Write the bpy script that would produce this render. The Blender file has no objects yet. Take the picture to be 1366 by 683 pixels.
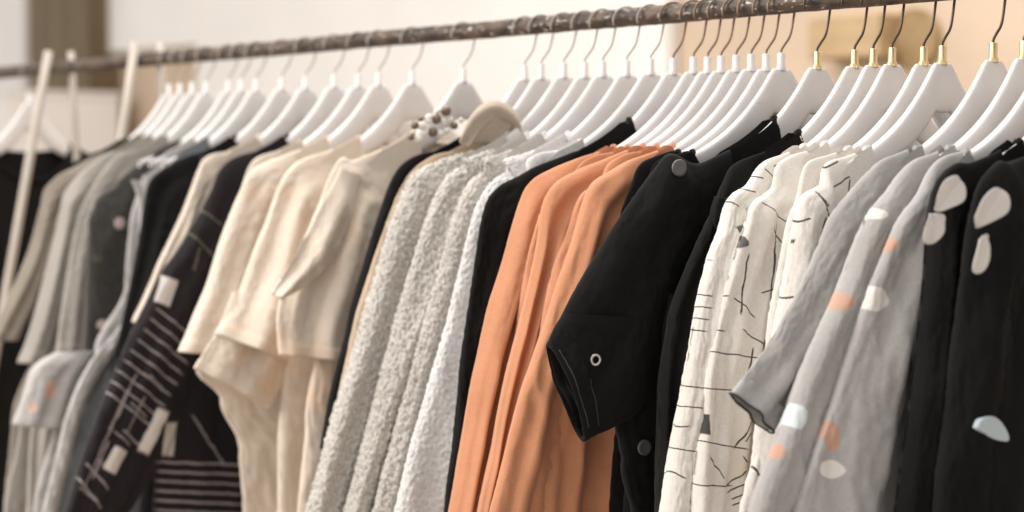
import bpy, math, random
import numpy as np
from mathutils import Vector, Matrix, noise

S = bpy.context.scene
COL = S.collection

# ------------------------------------------------------------------ camera, light, exposure
cam_d = bpy.data.cameras.new('camera')
cam = bpy.data.objects.new('camera', cam_d)
COL.objects.link(cam)
cam.location = (2.7, -1.785, 1.40)
cam.rotation_euler = (math.radians(90) - math.atan(108.5 / 2800.0), 0, math.radians(51.5))
cam_d.sensor_width = 36.0
cam_d.lens = 2800.0 / 1366.0 * 36.0
cam_d.clip_end = 60
cam_d.dof.use_dof = True
cam_d.dof.focus_distance = 2.30
cam_d.dof.aperture_fstop = 3.3
S.camera = cam

wd = bpy.data.worlds.new('World'); S.world = wd; wd.use_nodes = True
bg = wd.node_tree.nodes['Background']
bg.inputs['Color'].default_value = (1.0, 0.97, 0.94, 1)
bg.inputs['Strength'].default_value = 0.58

def area(name, loc, target, sx, sy, power, col):
    l = bpy.data.lights.new(name, 'AREA'); l.shape = 'RECTANGLE'; l.size = sx; l.size_y = sy
    l.energy = power; l.color = col
    o = bpy.data.objects.new(name, l); COL.objects.link(o); o.location = loc
    o.rotation_euler = (Vector(target) - Vector(loc)).to_track_quat('-Z', 'Y').to_euler()
    return o
area('window_light', (-1.6, -3.4, 3.0), (0.2, 0.1, 1.3), 2.6, 2.2, 122, (1.0, 0.965, 0.92))
area('ceiling_light', (0.2, 0.15, 3.3), (0.5, 0.2, 1.2), 3.2, 1.8, 54, (1.0, 0.96, 0.91))

S.view_settings.view_transform = 'Standard'
S.view_settings.look = 'None'
S.view_settings.exposure = 0.42
S.view_settings.gamma = 1.0
S.view_settings.use_curve_mapping = False

RAIL_Z = 1.60
RAIL_R = 0.0118
rnd = random.Random(7)

# ------------------------------------------------------------------ materials
class NT:
    def __init__(self, name):
        self.m = bpy.data.materials.new(name); self.m.use_nodes = True
        self.t = self.m.node_tree; self.t.nodes.clear()
        self.out = self.n('ShaderNodeOutputMaterial'); self.b = self.n('ShaderNodeBsdfPrincipled')
        self.l(self.b.outputs[0], self.out.inputs[0])
        self.co = self.n('ShaderNodeTexCoord').outputs['Object']
    def n(self, k): return self.t.nodes.new(k)
    def l(self, a, b): self.t.links.new(a, b)
    def noise(self, scale, detail=3, rough=.55, vec=None):
        x = self.n('ShaderNodeTexNoise'); x.inputs['Scale'].default_value = scale
        x.inputs['Detail'].default_value = detail; x.inputs['Roughness'].default_value = rough
        self.l(vec or self.co, x.inputs['Vector']); return x.outputs['Fac']
    def math(self, op, a, b=None, c=None, clamp=False):
        x = self.n('ShaderNodeMath'); x.operation = op; x.use_clamp = clamp
        for i, v in enumerate((a, b, c)):
            if v is None: continue
            if isinstance(v, (int, float)): x.inputs[i].default_value = v
            else: self.l(v, x.inputs[i])
        return x.outputs[0]
    def mix(self, fac, a, b):
        x = self.n('ShaderNodeMix'); x.data_type = 'RGBA'
        for i, v in ((0, fac), (6, a), (7, b)):
            if isinstance(v, (int, float)): x.inputs[i].default_value = v
            elif isinstance(v, tuple): x.inputs[i].default_value = (*v[:3], 1)
            else: self.l(v, x.inputs[i])
        return x.outputs[2]
    def ramp(self, fac, lo, hi):
        x = self.n('ShaderNodeMapRange'); x.inputs[1].default_value = lo; x.inputs[2].default_value = hi
        self.l(fac, x.inputs[0]); return x.outputs[0]
    def bump(self, h, strength, dist):
        x = self.n('ShaderNodeBump'); x.inputs['Strength'].default_value = strength
        x.inputs['Distance'].default_value = dist; self.l(h, x.inputs['Height'])
        if getattr(self, 'nrm', None): self.l(self.nrm, x.inputs['Normal'])
        self.nrm = x.outputs[0]; self.l(self.nrm, self.b.inputs['Normal'])
    def mask(self, s):
        """printed shape on the cloth: ('e',cu,cz,ru,rz,rot) ellipse or ('r',cu,cz,hu,hz,rot) bar, metres in the cloth plane"""
        mp = self.n('ShaderNodeMapping'); mp.vector_type = 'TEXTURE'
        mp.inputs['Location'].default_value = (s[1], 0, s[2])
        mp.inputs['Rotation'].default_value = (0, -s[5], 0)
        mp.inputs['Scale'].default_value = (s[3], 1000, s[4])
        wob = self.n('ShaderNodeVectorMath'); wob.operation = 'MULTIPLY_ADD'
        self.l(self.wobv, wob.inputs[0]); wob.inputs[1].default_value = (.0025, 0, .0025); self.l(self.co, wob.inputs[2])
        self.l(wob.outputs[0], mp.inputs['Vector'])
        if s[0] == 'e':
            ln = self.n('ShaderNodeVectorMath'); ln.operation = 'LENGTH'; self.l(mp.outputs[0], ln.inputs[0]); d = ln.outputs['Value']
            return self.ramp(d, 1.06, .94)
        sp = self.n('ShaderNodeSeparateXYZ'); self.l(mp.outputs[0], sp.inputs[0])
        d = self.math('MAXIMUM', self.math('ABSOLUTE', sp.outputs[0]), self.math('ABSOLUTE', sp.outputs[2]))
        return self.ramp(d, 1.08, .92)

def fabric(name, col, var=.10, weave=900, bumpd=.0006, rough=.9, sheen=.25, wrinkle=.004, prints=(), flecks=None, mottle=None, spec=.25):
    t = NT(name); b = t.b
    n1 = t.noise(9, 4); n2 = t.noise(weave * .45, 2)
    dk = tuple(c * (1 - var) for c in col); lt = tuple(min(1, c * (1 + var)) for c in col)
    c = t.mix(t.ramp(n1, .3, .7), dk, lt)
    c2 = t.mix(t.ramp(n2, .35, .7), tuple(x * .88 for x in col), tuple(min(1, x * 1.08) for x in col))
    c = t.mix(.5, c, c2)
    if mottle: c = t.mix(t.ramp(t.noise(mottle[1], 3), mottle[2], mottle[2] + .12), c, mottle[0])
    if flecks: c = t.mix(t.ramp(t.noise(flecks[1], 2), flecks[2], flecks[2] + .05), c, flecks[0])
    if prints:
        wn = t.n('ShaderNodeTexNoise'); wn.inputs['Scale'].default_value = 60; t.l(t.co, wn.inputs['Vector'])
        ad = t.n('ShaderNodeVectorMath'); ad.operation = 'SUBTRACT'; ad.inputs[1].default_value = (.5, .5, .5)
        t.l(wn.outputs['Color'], ad.inputs[0]); t.wobv = ad.outputs[0]
    groups = {}
    for p in prints: groups.setdefault(tuple(p[6]), []).append(p)
    for pc, ps in groups.items():
        m = None
        for p in ps:
            k = t.mask(p); m = k if m is None else t.math('MAXIMUM', m, k)
        c = t.mix(t.math('MULTIPLY', m, .93), c, pc)
    t.l(c, b.inputs['Base Color'])
    b.inputs['Roughness'].default_value = rough; b.inputs['Specular IOR Level'].default_value = spec
    b.inputs['Sheen Weight'].default_value = sheen; b.inputs['Sheen Roughness'].default_value = .5
    t.bump(t.noise(14, 4, .5), .55, wrinkle * 2)
    t.bump(t.noise(weave, 3), .5, bumpd)
    return t.m

def plain(name, col, rough=.5, metal=0, var=.06, nscale=20, bumpd=0., bscale=60, spec=.5, coat=0):
    t = NT(name); b = t.b
    c = t.mix(t.ramp(t.noise(nscale, 4), .3, .7), tuple(x * (1 - var) for x in col), tuple(min(1, x * (1 + var)) for x in col))
    t.l(c, b.inputs['Base Color']); b.inputs['Metallic'].default_value = metal
    t.l(t.ramp(t.noise(nscale * 3, 3), -1 + 0, 2), b.inputs['Roughness'])
    b.inputs['Roughness'].default_value = rough; t.t.links.remove(b.inputs['Roughness'].links[0])
    b.inputs['Specular IOR Level'].default_value = spec; b.inputs['Coat Weight'].default_value = coat
    if bumpd: t.bump(t.noise(bscale, 4), .6, bumpd)
    return t.m

def wood(name, dark, light, scale=(4, 60, 60), rough=.6, bumpd=.001):
    t = NT(name)
    mp = t.n('ShaderNodeMapping'); mp.inputs['Scale'].default_value = scale; t.l(t.co, mp.inputs['Vector'])
    n = t.noise(1, 5, .6, mp.outputs[0])
    c = t.mix(t.ramp(n, .3, .7), dark, light); t.l(c, t.b.inputs['Base Color'])
    t.b.inputs['Roughness'].default_value = rough; t.bump(n, .6, bumpd)
    return t.m

# ------------------------------------------------------------------ mesh helpers
def mesh_obj(name, verts, faces, mat, parent=None, smooth=True, loc=None, rz=None):
    me = bpy.data.meshes.new(name); me.from_pydata(verts, [], faces); me.update()
    if smooth: me.polygons.foreach_set('use_smooth', [True] * len(me.polygons))
    if mat: me.materials.append(mat)
    o = bpy.data.objects.new(name, me); COL.objects.link(o)
    if parent: o.parent = parent
    if loc: o.location = loc
    if rz is not None: o.rotation_euler = (0, 0, rz)
    return o

def empty(name, loc, rz=0):
    o = bpy.data.objects.new(name, None); COL.objects.link(o); o.location = loc; o.rotation_euler = (0, 0, rz)
    o.empty_display_size = .05
    return o

def tag(o, label=None, cat=None, group=None, kind=None):
    if label: o['label'] = label
    if cat: o['category'] = cat
    if group: o['group'] = group
    if kind: o['kind'] = kind
    return o

def catmull(pts, t):
    n = len(pts) - 1
    x = min(max(t, 0), 1) * n; i = min(int(x), n - 1); f = x - i
    p0 = pts[max(i - 1, 0)]; p1 = pts[i]; p2 = pts[i + 1]; p3 = pts[min(i + 2, n)]
    return tuple(.5 * ((2 * b) + (c - a) * f + (2 * a - 5 * b + 4 * c - d) * f * f + (3 * b - a - 3 * c + d) * f ** 3) for a, b, c, d in zip(p0, p1, p2, p3))

def arc_param(pts, n):
    """resample a polyline smoothly at n+1 points of even arc length"""
    fine = [catmull(pts, i / 200) for i in range(201)]
    L = [0]
    for a, b in zip(fine, fine[1:]): L.append(L[-1] + math.dist(a, b))
    res = []; j = 0
    for k in range(n + 1):
        d = L[-1] * k / n
        while j < 199 and L[j + 1] < d: j += 1
        f = (d - L[j]) / max(L[j + 1] - L[j], 1e-9)
        res.append(tuple(a + (b - a) * f for a, b in zip(fine[j], fine[j + 1])))
    return res

def grid_faces(rows, cols, wrap=True):
    F = []
    for r in range(rows - 1):
        for c in range(cols if wrap else cols - 1):
            d = (c + 1) % cols
            F.append((r * cols + c, r * cols + d, (r + 1) * cols + d, (r + 1) * cols + c))
    return F

def sm(x): x = min(max(x, 0), 1); return x * x * (3 - 2 * x)

def crease(u, w, z, seed):
    """sharp-edged drape folds that run mostly down the cloth, -1..1"""
    wx = noise.noise(Vector((u * 5, seed * 1.7, z * 3.1))) * .9
    a = noise.noise(Vector((u * 17 + wx * 2.2 + z * 2.0, seed * 3.1, z * 2.6)))
    b = noise.noise(Vector((u * 33 - z * 7 + wx * 2, seed * 5.3 + w * 4, z * 6)))
    r1 = 1 - abs(a) * 2.2; r2 = 1 - abs(b) * 2.2
    return r1 * .7 + r2 * .3

def relax(V, rows, cols, seed, eh, ev, iters, pin, hold=.05, crisp=False):
    """let the cloth buckle: the grid gets a little more length than its outline allows, so it settles into wrinkles"""
    p0 = np.array(V, dtype=float).reshape(rows, cols, 3); p = p0.copy()
    rg = np.random.RandomState(seed)
    p[:, :, 1] += rg.normal(0, .0006, (rows, cols))
    fade = np.clip((np.arange(rows) - pin) / 14., 0, 1)[:, None]
    if crisp: fade = fade * (.12 + .88 * np.clip((rows - 1 - np.arange(rows)) / 12., 0, 1)[:, None])
    hor = np.linalg.norm(np.roll(p0, -1, 1) - p0, axis=2); ver = np.linalg.norm(p0[1:] - p0[:-1], axis=2)
    gh = hor * (1 + eh * fade); gv = ver * (1 + ev * fade[1:])
    d1 = np.linalg.norm(np.roll(p0, -1, 1)[1:] - p0[:-1], axis=2) * (1 + .5 * (eh + ev) * fade[1:]); d2 = np.linalg.norm(np.roll(p0, 1, 1)[1:] - p0[:-1], axis=2) * (1 + .5 * (eh + ev) * fade[1:])
    K = 3
    bh = np.linalg.norm(np.roll(p0, -K, 1) - p0, axis=2); bv = np.linalg.norm(p0[K:] - p0[:-K], axis=2)
    def push(a, b, rest, k, only=False):
        d = b - a; L = np.linalg.norm(d, axis=2) + 1e-9
        c = (L - rest)
        if only: c = np.minimum(c, 0)
        return d * (k * .5 * c / L)[:, :, None]
    hold3 = np.array([hold, hold * .12, hold]) * np.ones((rows, 1, 1)); hold3[:pin] = 1.
    for it in range(iters):
        q = np.zeros_like(p)
        c = push(p, np.roll(p, -1, 1), gh, .5); q += c; q -= np.roll(c, 1, 1)
        c = push(p[:-1], p[1:], gv, .5); q[:-1] += c; q[1:] -= c
        c = push(p[:-1], np.roll(p, -1, 1)[1:], d1, .2); q[:-1] += c; q[1:] -= np.roll(c, 1, 1)
        c = push(p[:-1], np.roll(p, 1, 1)[1:], d2, .2); q[:-1] += c; q[1:] -= np.roll(c, -1, 1)
        c = push(p, np.roll(p, -K, 1), bh, .13, True); q += c; q -= np.roll(c, K, 1)
        c = push(p[:-K], p[K:], bv, .20, True); q[:-K] += c; q[K:] -= c
        p = p + q * .8
        p += (p0 - p) * hold3
    return [tuple(x) for x in p.reshape(-1, 3).tolist()]

def loop_pile(name, V, N, mat, parent, n, seed, size=.0028):
    """loose yarn loops standing off a boucle surface"""
    r = random.Random(seed); P = []; F = []
    for _ in range(n):
        i = r.randrange(len(V)); c = Vector(V[i]); nn = N[i]
        if nn.length < .5: continue
        a = nn.orthogonal().normalized(); a.rotate(Matrix.Rotation(r.uniform(0, 6.28), 3, nn)); b = nn.cross(a)
        s = size * r.uniform(.6, 1.4); w = .00042; base = len(P); k = 6
        for j in range(k + 1):
            th = math.pi * 1.15 * j / k - .25
            pt = c + a * s * math.cos(th) + nn * (s * 1.1 * math.sin(th)) + b * s * .5 * math.sin(th * 2 + i)
            P.append(tuple(pt + b * w)); P.append(tuple(pt - b * w * .6 + nn * w))
        for j in range(k): F.append((base + 2 * j, base + 2 * j + 2, base + 2 * j + 3, base + 2 * j + 1))
    o = mesh_obj(name, P, F, mat, parent); o['kind'] = 'stuff'
    return o

def fuzz_disp(p, a, sc):
    v = noise.noise(Vector(p) * sc) + .6 * noise.noise(Vector(p) * sc * 2.1 + Vector((7, 3, 1)))
    return a * v

def normals_of(verts, rows, cols):
    N = []
    for r in range(rows):
        for c in range(cols):
            a = Vector(verts[r * cols + (c + 1) % cols]) - Vector(verts[r * cols + (c - 1) % cols])
            b = Vector(verts[min(r + 1, rows - 1) * cols + c]) - Vector(verts[max(r - 1, 0) * cols + c])
            n = a.cross(b); N.append(n.normalized() if n.length > 1e-12 else Vector((0, 1, 0)))
    return N

def tube(name, out, inn, mat, parent, seed=0, th=(.008, .018, .018), k=2.0, amp=.006, wr=.003, rows=84, cols=64, w0=0., fuzz=0, hem=.02, lean=0., fs=215, pin=.25, cr=.0065, sec=1.0, binding=None, eh=.11, ev=.03, iters=90):
    """hanging cloth tube (sleeve, leg, panel): out/inn are its two edges in the garment plane (u, z)"""
    r = random.Random(seed)
    if fuzz: rows, cols = int(rows * 3.6), int(cols * 3)
    O = arc_param(out, rows); I = arc_param(inn, rows)
    ph = [r.uniform(0, 6.28) for _ in range(6)]; dr = [r.uniform(-2.2, 2.2) for _ in range(6)]
    V = []
    ns = rows + 1
    for i in range(ns):
        s = i / rows
        o, n = Vector((O[i][0], 0, O[i][1])), Vector((I[i][0], 0, I[i][1]))
        m = (o + n) / 2; h = (o - n) / 2
        x = s * (len(th) - 1); j = min(int(x), len(th) - 2); T = th[j] + (th[j + 1] - th[j]) * sm(x - j)
        env = sm(s * 2.5)
        for q in range(cols):
            a = 2 * math.pi * q / cols
            c, sn = math.cos(a), math.sin(a)
            sx = c; sy = math.copysign(abs(sn) ** sec, sn)
            edge = max(0, 1 - sx * sx)
            f = math.sin(k * 1.6 * sx + ph[0] + dr[0] * s) * .6 + math.sin(k * 2.9 * sx + ph[1] + dr[1] * s * 1.5) * .4 + .35 * math.sin(k * 5.1 * sx + ph[2] + dr[2] * s * 2)
            w = w0 + lean * s + T * sy * (1 - pin * env * abs(math.sin(k * 1.3 * sx + ph[3] + dr[3] * s))) + amp * env * f * (edge ** .4)
            p = m + h * sx
            g = noise.noise(Vector((p.x * 9 + seed * 3.7, w * 6, p.z * 6)))
            g2 = noise.noise(Vector((p.x * 26 + seed * 1.3, w * 20, p.z * 17 + p.x * 14)))
            w += wr * (g * 1.6 + g2 * .9) + cr * sm(s * 4 + .1) * (edge ** .3) * crease(p.x, w, p.z, seed)
            p = p + h.normalized() * (wr * (.9 * g2 + .6 * g) * (.3 + abs(sx)))
            V.append((p.x, w, p.z))
    if not fuzz and iters:
        if hem:                                               # hem band sewn a little thicker
            for i in range(max(ns - 5, 0), ns):
                for q in range(cols):
                    x, y, z = V[i * cols + q]; V[i * cols + q] = (x, y + math.copysign(.0014, math.sin(2 * math.pi * q / cols)), z)
        V = relax(V, ns, cols, seed, eh, ev, iters, 6, crisp=bool(hem))
    nr = ns
    if hem:                                                   # cloth turns in at the opening
        last = V[-cols:]; pre = V[-cols * 4:-cols * 3]
        cen = Vector((0, 0, 0))
        for p in last: cen += Vector(p)
        cen /= cols
        for sc, back in ((.93, .0), (.90, .5), (.88, 1.2)):
            for p, q in zip(last, pre):
                d = (Vector(q) - Vector(p)); d = d.normalized() * hem * back if d.length else d
                v = cen + (Vector(p) - cen) * sc + d
                V.append(tuple(v))
            nr += 1
    if fuzz:
        N = normals_of(V, nr, cols)
        V = [tuple(Vector(p) + n * fuzz_disp((p[0], p[1], p[2] + seed), fuzz, fs)) for p, n in zip(V, N)]
        pile = (V, N)
    F = grid_faces(nr, cols)
    o = mesh_obj(name, V, F, mat, parent)
    if fuzz > .002: loop_pile('boucle_loops', pile[0], pile[1], mat, o, 12000, seed, .0024)
    if binding:                                               # bound edge round the opening
        ring = V[rows * cols:(rows + 1) * cols]
        bv, bf = sweep(ring, (.0013, .0013), 6, True); mesh_obj('cuff_edge', bv, bf, M[binding], o)
    return o

def prof(u, zn):
    u = abs(u)
    return zn - .124 * (1 - math.exp(-max(u - .012, 0) / .08)) / (1 - math.exp(-.198 / .08))

def body(name, mat, parent, zn, seed=0, half=.172, zbot=-.75, neck=.085, df=.09, db=.02, near=None, flare=.03, th=(.012, .022, .028), k=3., amp=.008, wr=.003, rows=70, cols=104, fuzz=0, w0=0., slope=0., cr=.006, eh=.10, ev=.03, iters=60):
    r = random.Random(seed + 99)
    if fuzz: rows, cols = rows * 2, cols * 2
    ph = [r.uniform(0, 6.28) for _ in range(6)]; dr = [r.uniform(-1.5, 1.5) for _ in range(6)]
    def ztop(u, front):
        a = abs(u)
        if a >= neck: return prof(a, zn) + .006 - .026 * sm((a - half + .05) / .05)
        return prof(neck, zn) + .006 - (df if front else db) * max(0, 1 - (a / neck) ** 2.2) ** .6
    def unear(z):
        if not near: return half + .012 + flare * sm((-.25 - z) / .5)
        pts = near
        if z >= pts[0][1]: return pts[0][0]
        for (a, b), (c, d) in zip(pts, pts[1:]):
            if d <= z <= b: return a + (c - a) * sm((b - z) / max(b - d, 1e-6))
        return pts[-1][0]
    V = []
    for i in range(rows + 1):
        v = i / rows; vv = v ** 1.25
        x = v * (len(th) - 1); j = min(int(x), len(th) - 2); T = th[j] + (th[j + 1] - th[j]) * sm(x - j)
        for q in range(cols):
            a = 2 * math.pi * q / cols
            c, sn = math.cos(a), math.sin(a); fr = sn >= 0
            sx = math.copysign(abs(c) ** .9, c); sy = math.copysign(abs(sn) ** .7, sn)
            u0 = sx * half
            zt = ztop(u0, fr); z = zt * (1 - vv) + zbot * vv
            mid = (unear(z) - (half + flare * vv)) / 2; hw = (unear(z) + half + flare * vv) / 2
            b = sm(v * 5); u = u0 * (1 - b) + (mid + hw * sx) * b
            edge = max(0, 1 - sx * sx); env = sm(v * 1.8)
            f = math.sin(k * 2.1 * sx + ph[0] + dr[0] * v) * .6 + math.sin(k * 3.7 * sx + ph[1] + dr[1] * v) * .4
            w = w0 + T * sy * (1 - .3 * env * abs(math.sin(k * 1.7 * sx + ph[3]))) + amp * env * f * edge ** .4
            g = noise.noise(Vector((u * 8 + seed, w * 6, z * 5))); g2 = noise.noise(Vector((u * 22, w * 15 + seed, z * 16 + u * 9)))
            w += wr * env * (1.6 * g + .9 * g2) + cr * sm(v * 3) * edge ** .3 * crease(u, w, z, seed)
            V.append((u, w, z))
    if not fuzz and iters: V = relax(V, rows + 1, cols, seed, eh, ev, iters, 8)
    if fuzz:
        N = normals_of(V, rows + 1, cols)
        V = [tuple(Vector(p) + n * fuzz_disp((p[0], p[1], p[2] + seed), fuzz, 215)) for p, n in zip(V, N)]
    o = mesh_obj(name, V, grid_faces(rows + 1, cols), mat, parent)
    return o

def sweep(path, radii, seg=10, closed=False, wsc=None):
    """tube along 3-D points; radii (ra, rb) per point: ra in the path plane normal, rb along y"""
    n = len(path); V = []
    for i, p in enumerate(path):
        p = Vector(p); a = Vector(path[(i - 1) % n] if closed or i else path[i]); b = Vector(path[(i + 1) % n] if closed or i < n - 1 else path[i])
        t = (b - a).normalized(); y = Vector((0, 1, 0))
        if abs(t.dot(y)) > .95: y = Vector((1, 0, 0))
        s = t.cross(y).normalized(); y2 = s.cross(t).normalized()
        ra, rb = radii[i] if isinstance(radii, list) else radii
        for q in range(seg):
            th = 2 * math.pi * q / seg
            V.append(tuple(p + s * ra * math.cos(th) + y2 * rb * math.sin(th)))
    F = grid_faces(n, seg)
    if closed:
        for q in range(seg): F.append(((n - 1) * seg + q, (n - 1) * seg + (q + 1) % seg, (q + 1) % seg, q))
    else:
        F.append(tuple(range(seg - 1, -1, -1))); F.append(tuple((n - 1) * seg + q for q in range(seg)))
    return V, F

def collar_band(parent, mat, zn, neck, df, db, T=.011, name='collar', ra=.0042, rb=.003):
    P = []
    for q in range(48):
        a = 2 * math.pi * q / 48; c, s = math.cos(a), math.sin(a); u = c * neck * .99
        z = prof(neck, zn) + .004 - (df if s >= 0 else db) * max(0, 1 - abs(c) ** 2.2) ** .6
        P.append((u, math.copysign(abs(s) ** .5, s) * T, z))
    V, F = sweep(P, (ra, rb), 8, True)
    return mesh_obj(name, V, F, mat, parent)

def disc(name, u, z, w, r, mat, parent, hole=0, h=.003):
    """round button / snap lying on the cloth, its face to +w"""
    V = []; n = 24; F = []
    prof_ = [(r * .98, 0), (r, h * .5), (r * .9, h), (r * .6, h * .8), (hole or r * .3, h * .6)] + ([(hole, 0)] if hole else [(0.0001, h * .55)])
    for rr, hh in prof_:
        for q in range(n):
            a = 2 * math.pi * q / n; V.append((u + rr * math.cos(a), w + hh, z + rr * math.sin(a)))
    return mesh_obj(name, V, grid_faces(len(prof_), n), mat, parent)

# ------------------------------------------------------------------ materials used
M = {}
M['hanger'] = plain('white_painted_wood', (.74, .71, .695), .45, var=.07, nscale=14, bumpd=.0004, bscale=90)
M['hook'] = plain('dark_hook_wire', (.10, .075, .06), .38, .85, var=.3)
M['pale_wire'] = plain('pale_wire', (.40, .35, .31), .45, .4, var=.1)
M['brown_wire'] = plain('brown_wire', (.24, .165, .11), .4, .7, var=.2)
M['brass'] = plain('brass', (.86, .66, .36), .3, 1.0, var=.1)
M['pale_wood'] = wood('pale_wood', (.42, .36, .30), (.56, .50, .44), (40, 40, 4))
M['white_ribbon'] = fabric('white_ribbon', (.74, .70, .67), .04, 1200, .0003, .6, .3)

# ------------------------------------------------------------------ cloth kinds (each takes the garment's own print)
def cloth(nm, col, **kw):
    cache = {}
    def make(prints):
        key = repr(prints)
        if key not in cache: cache[key] = fabric(nm, col, prints=prints, **kw)
        return cache[key]
    return make
MATS = {
    'black': cloth('black_cotton', (.010, .0092, .009), var=.2, sheen=.03, rough=.9, spec=.12),
    'jacket': cloth('black_canvas', (.0095, .009, .009), var=.2, sheen=.03, rough=.85, spec=.14, weave=1200),
    'taupe': cloth('taupe_wool', (.27, .23, .185), var=.08),
    'stone': cloth('stone_linen', (.35, .32, .285), var=.07),
    'pale': cloth('pale_jersey', (.50, .475, .455), var=.06),
    'olive': cloth('dark_olive_grey', (.06, .056, .05), var=.12),
    'greyteal': cloth('grey_chambray', (.20, .215, .225), var=.12),
    'beige': cloth('beige_cotton', (.62, .53, .44), var=.06),
    'plum': cloth('plum_black_print', (.014, .0105, .012), var=.25, sheen=.1),
    'cream': cloth('cream_jersey', (.72, .62, .52), var=.05, mottle=((.75, .56, .41), 8, .55)),
    'fuzzy': cloth('boucle_knit', (.58, .545, .50), var=.12, weave=420, bumpd=.0025, sheen=.6, rough=.95, flecks=((.44, .39, .34), 190, .60)),
    'fuzzylight': cloth('pale_boucle_knit', (.74, .715, .70), var=.09, weave=420, bumpd=.002, sheen=.6, rough=.95, flecks=((.48, .45, .42), 200, .62)),
    'orange': cloth('apricot_linen', (.60, .265, .14), var=.10, rough=.85, weave=1000, sheen=.2),
    'whiteprint': cloth('white_printed_cotton', (.76, .715, .66), var=.05, mottle=((.74, .64, .52), 8, .60)),
    'grey': cloth('grey_marl', (.385, .37, .355), var=.10, weave=700),
    'greydot': cloth('grey_marl_print', (.435, .415, .40), var=.08, weave=700),
    'tan': cloth('tan_knit', (.50, .38, .27), var=.1),
}
M['steel'] = plain('steel_snap', (.62, .60, .57), .35, .9)
M['dull'] = plain('grey_horn_button', (.10, .10, .10), .4)
M['bead_white'] = plain('pearl_bead', (.82, .78, .72), .3)
M['bead_gold'] = plain('dark_bead', (.20, .15, .11), .3, .6)
M['pale_blue'] = fabric('pale_blue_patch', (.50, .58, .62), .05, 1200, .0003)
M['stitch'] = plain('grey_stitching', (.045, .042, .04), .9)
M['tan_knit'] = fabric('tan_knit_collar', (.46, .38, .31), .1, 500)

from mathutils.bvhtree import BVHTree
def front_w(e, u, z, default=.03):
    """how far forward the cloth of garment e stands at (u, z)"""
    best = None
    for o in e.children:
        if o.type != 'MESH' or o.name.split('.')[0] not in ('body', 'sleeve', 'panel', 'lapel', 'cuff'): continue
        bv = BVHTree.FromPolygons([v.co[:] for v in o.data.vertices], [p.vertices[:] for p in o.data.polygons])
        h = bv.ray_cast(Vector((u, .5, z)), Vector((0, -1, 0)))
        if h[0] is not None and (best is None or h[0].y > best): best = h[0].y
    return default if best is None else best

def button(e, mat, u, z, r=.009, m='steel', hole=0, part='button'):
    disc(part, u, z, max(front_w(e, u + a, z + b) for a in (-r, 0, r) for b in (-r, 0, r)) + .0002, r, M[m], e, hole)

def seam(e, mat, pts, m='stitch', r=.0011, part='seam'):
    P = arc_param(pts, 30); P = [(u, front_w(e, u, z) + .0004, z) for u, z in P]
    V, F = sweep(P, (r, r), 6); mesh_obj(part, V, F, M[m], e)

def ribbon(e, mat, pts, widths, name='ribbon', wave=.004, th=.004, m='white_ribbon', ph=0., pinch=()):
    """a soft strip of cloth through pts (u, z), lying on the front"""
    n = 40; P = arc_param(pts, n); V = []; c = 20
    W = arc_param([(i, w) for i, w in enumerate(widths)], n)
    w0 = max(front_w(e, u, z) for u, z in P[::5])
    for i, (u, z) in enumerate(P):
        a = P[max(i - 1, 0)]; b = P[min(i + 1, n)]
        t = Vector((b[0] - a[0], 0, b[1] - a[1])).normalized(); s = Vector((t.z, 0, -t.x))
        hw = W[i][1]
        for q in range(c):
            th_ = 2 * math.pi * q / c; x = math.cos(th_)
            y = math.sin(th_) * th * (.4 + .6 * min(1, hw / .012)) + wave * math.sin(3.2 * x + ph + i * .12) + .006 + th
            p = Vector((u, w0 + y, z)) + s * hw * x
            V.append(tuple(p))
    F = grid_faces(n + 1, c); F.append(tuple(range(c - 1, -1, -1))); F.append(tuple(n * c + q for q in range(c)))
    mesh_obj(name, V, F, M[m], e)

def lapel(e, mat, pts, T=.008, name='lapel', w=.012, m=None, knot=None, fa=.0045, fk=7.):
    """flat shaped cloth piece (collar leaf, tab) outlined by pts, lying on the front"""
    cu = sum(p[0] for p in pts) / len(pts); cz = sum(p[1] for p in pts) / len(pts)
    L = arc_param(pts + [pts[0]], 40)[:-1]; c = len(L)
    w0 = front_w(e, cu, cz) + .001; V = []
    if knot:
        w0 = max(front_w(e, u, z) for u, z in L[::5]) + .001; axis = Vector((cu - knot[0], cz - knot[1])).normalized()
    for sc, hh in ((1, -.006 if not knot else 0), (1.0, T * .5), (.97, T), (.85, T * 1.1), (.7, T * 1.1), (.5, T * 1.1), (.3, T * 1.1), (.01, T * 1.1)):
        for u, z in L:
            a, b = cu + (u - cu) * sc, cz + (z - cz) * sc
            if knot:
                da, db = a - knot[0], b - knot[1]; rr = math.hypot(da, db)
                cr_ = (da * axis[1] - db * axis[0]); V.append((a, w0 + .003 + hh + fa * (abs(cr_) / .014) ** .8 + .0012 * math.sin(9 * math.atan2(db, da)) * max(0, 1 - rr / .05), b)); continue
            V.append((a, w0 + hh + T * .9 * sc * math.sin(a * 190 + b * 120 + 3 * noise.noise(Vector((a * 30, b * 30, 0)))) * .5, b))
    mesh_obj(name, V, grid_faces(8, c), M[m] if m else mat, e)

def beads(e, mat, pts, n=9, r=.006):
    P = arc_param(pts, n - 1); k = random.Random(int(pts[0][0] * 1e4))
    P = [(u, z + k.uniform(-.004, .004)) for u, z in P]
    for i, (u, z) in enumerate(P):
        rr = r * k.uniform(.6, 1.2); V = []; Fw = front_w(e, u, z, .012)
        for a in range(9):
            for b in range(12):
                x, y = math.pi * a / 8, 6.2832 * b / 12
                V.append((u + rr * math.sin(x) * math.cos(y), Fw + .004 + rr * math.sin(x) * math.sin(y), z + .004 * k.uniform(-1, 1) * 0 + rr * math.cos(x)))
        mesh_obj('bead', V, grid_faces(9, 12), M['bead_white' if i % 3 else 'bead_gold'], e)

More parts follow.
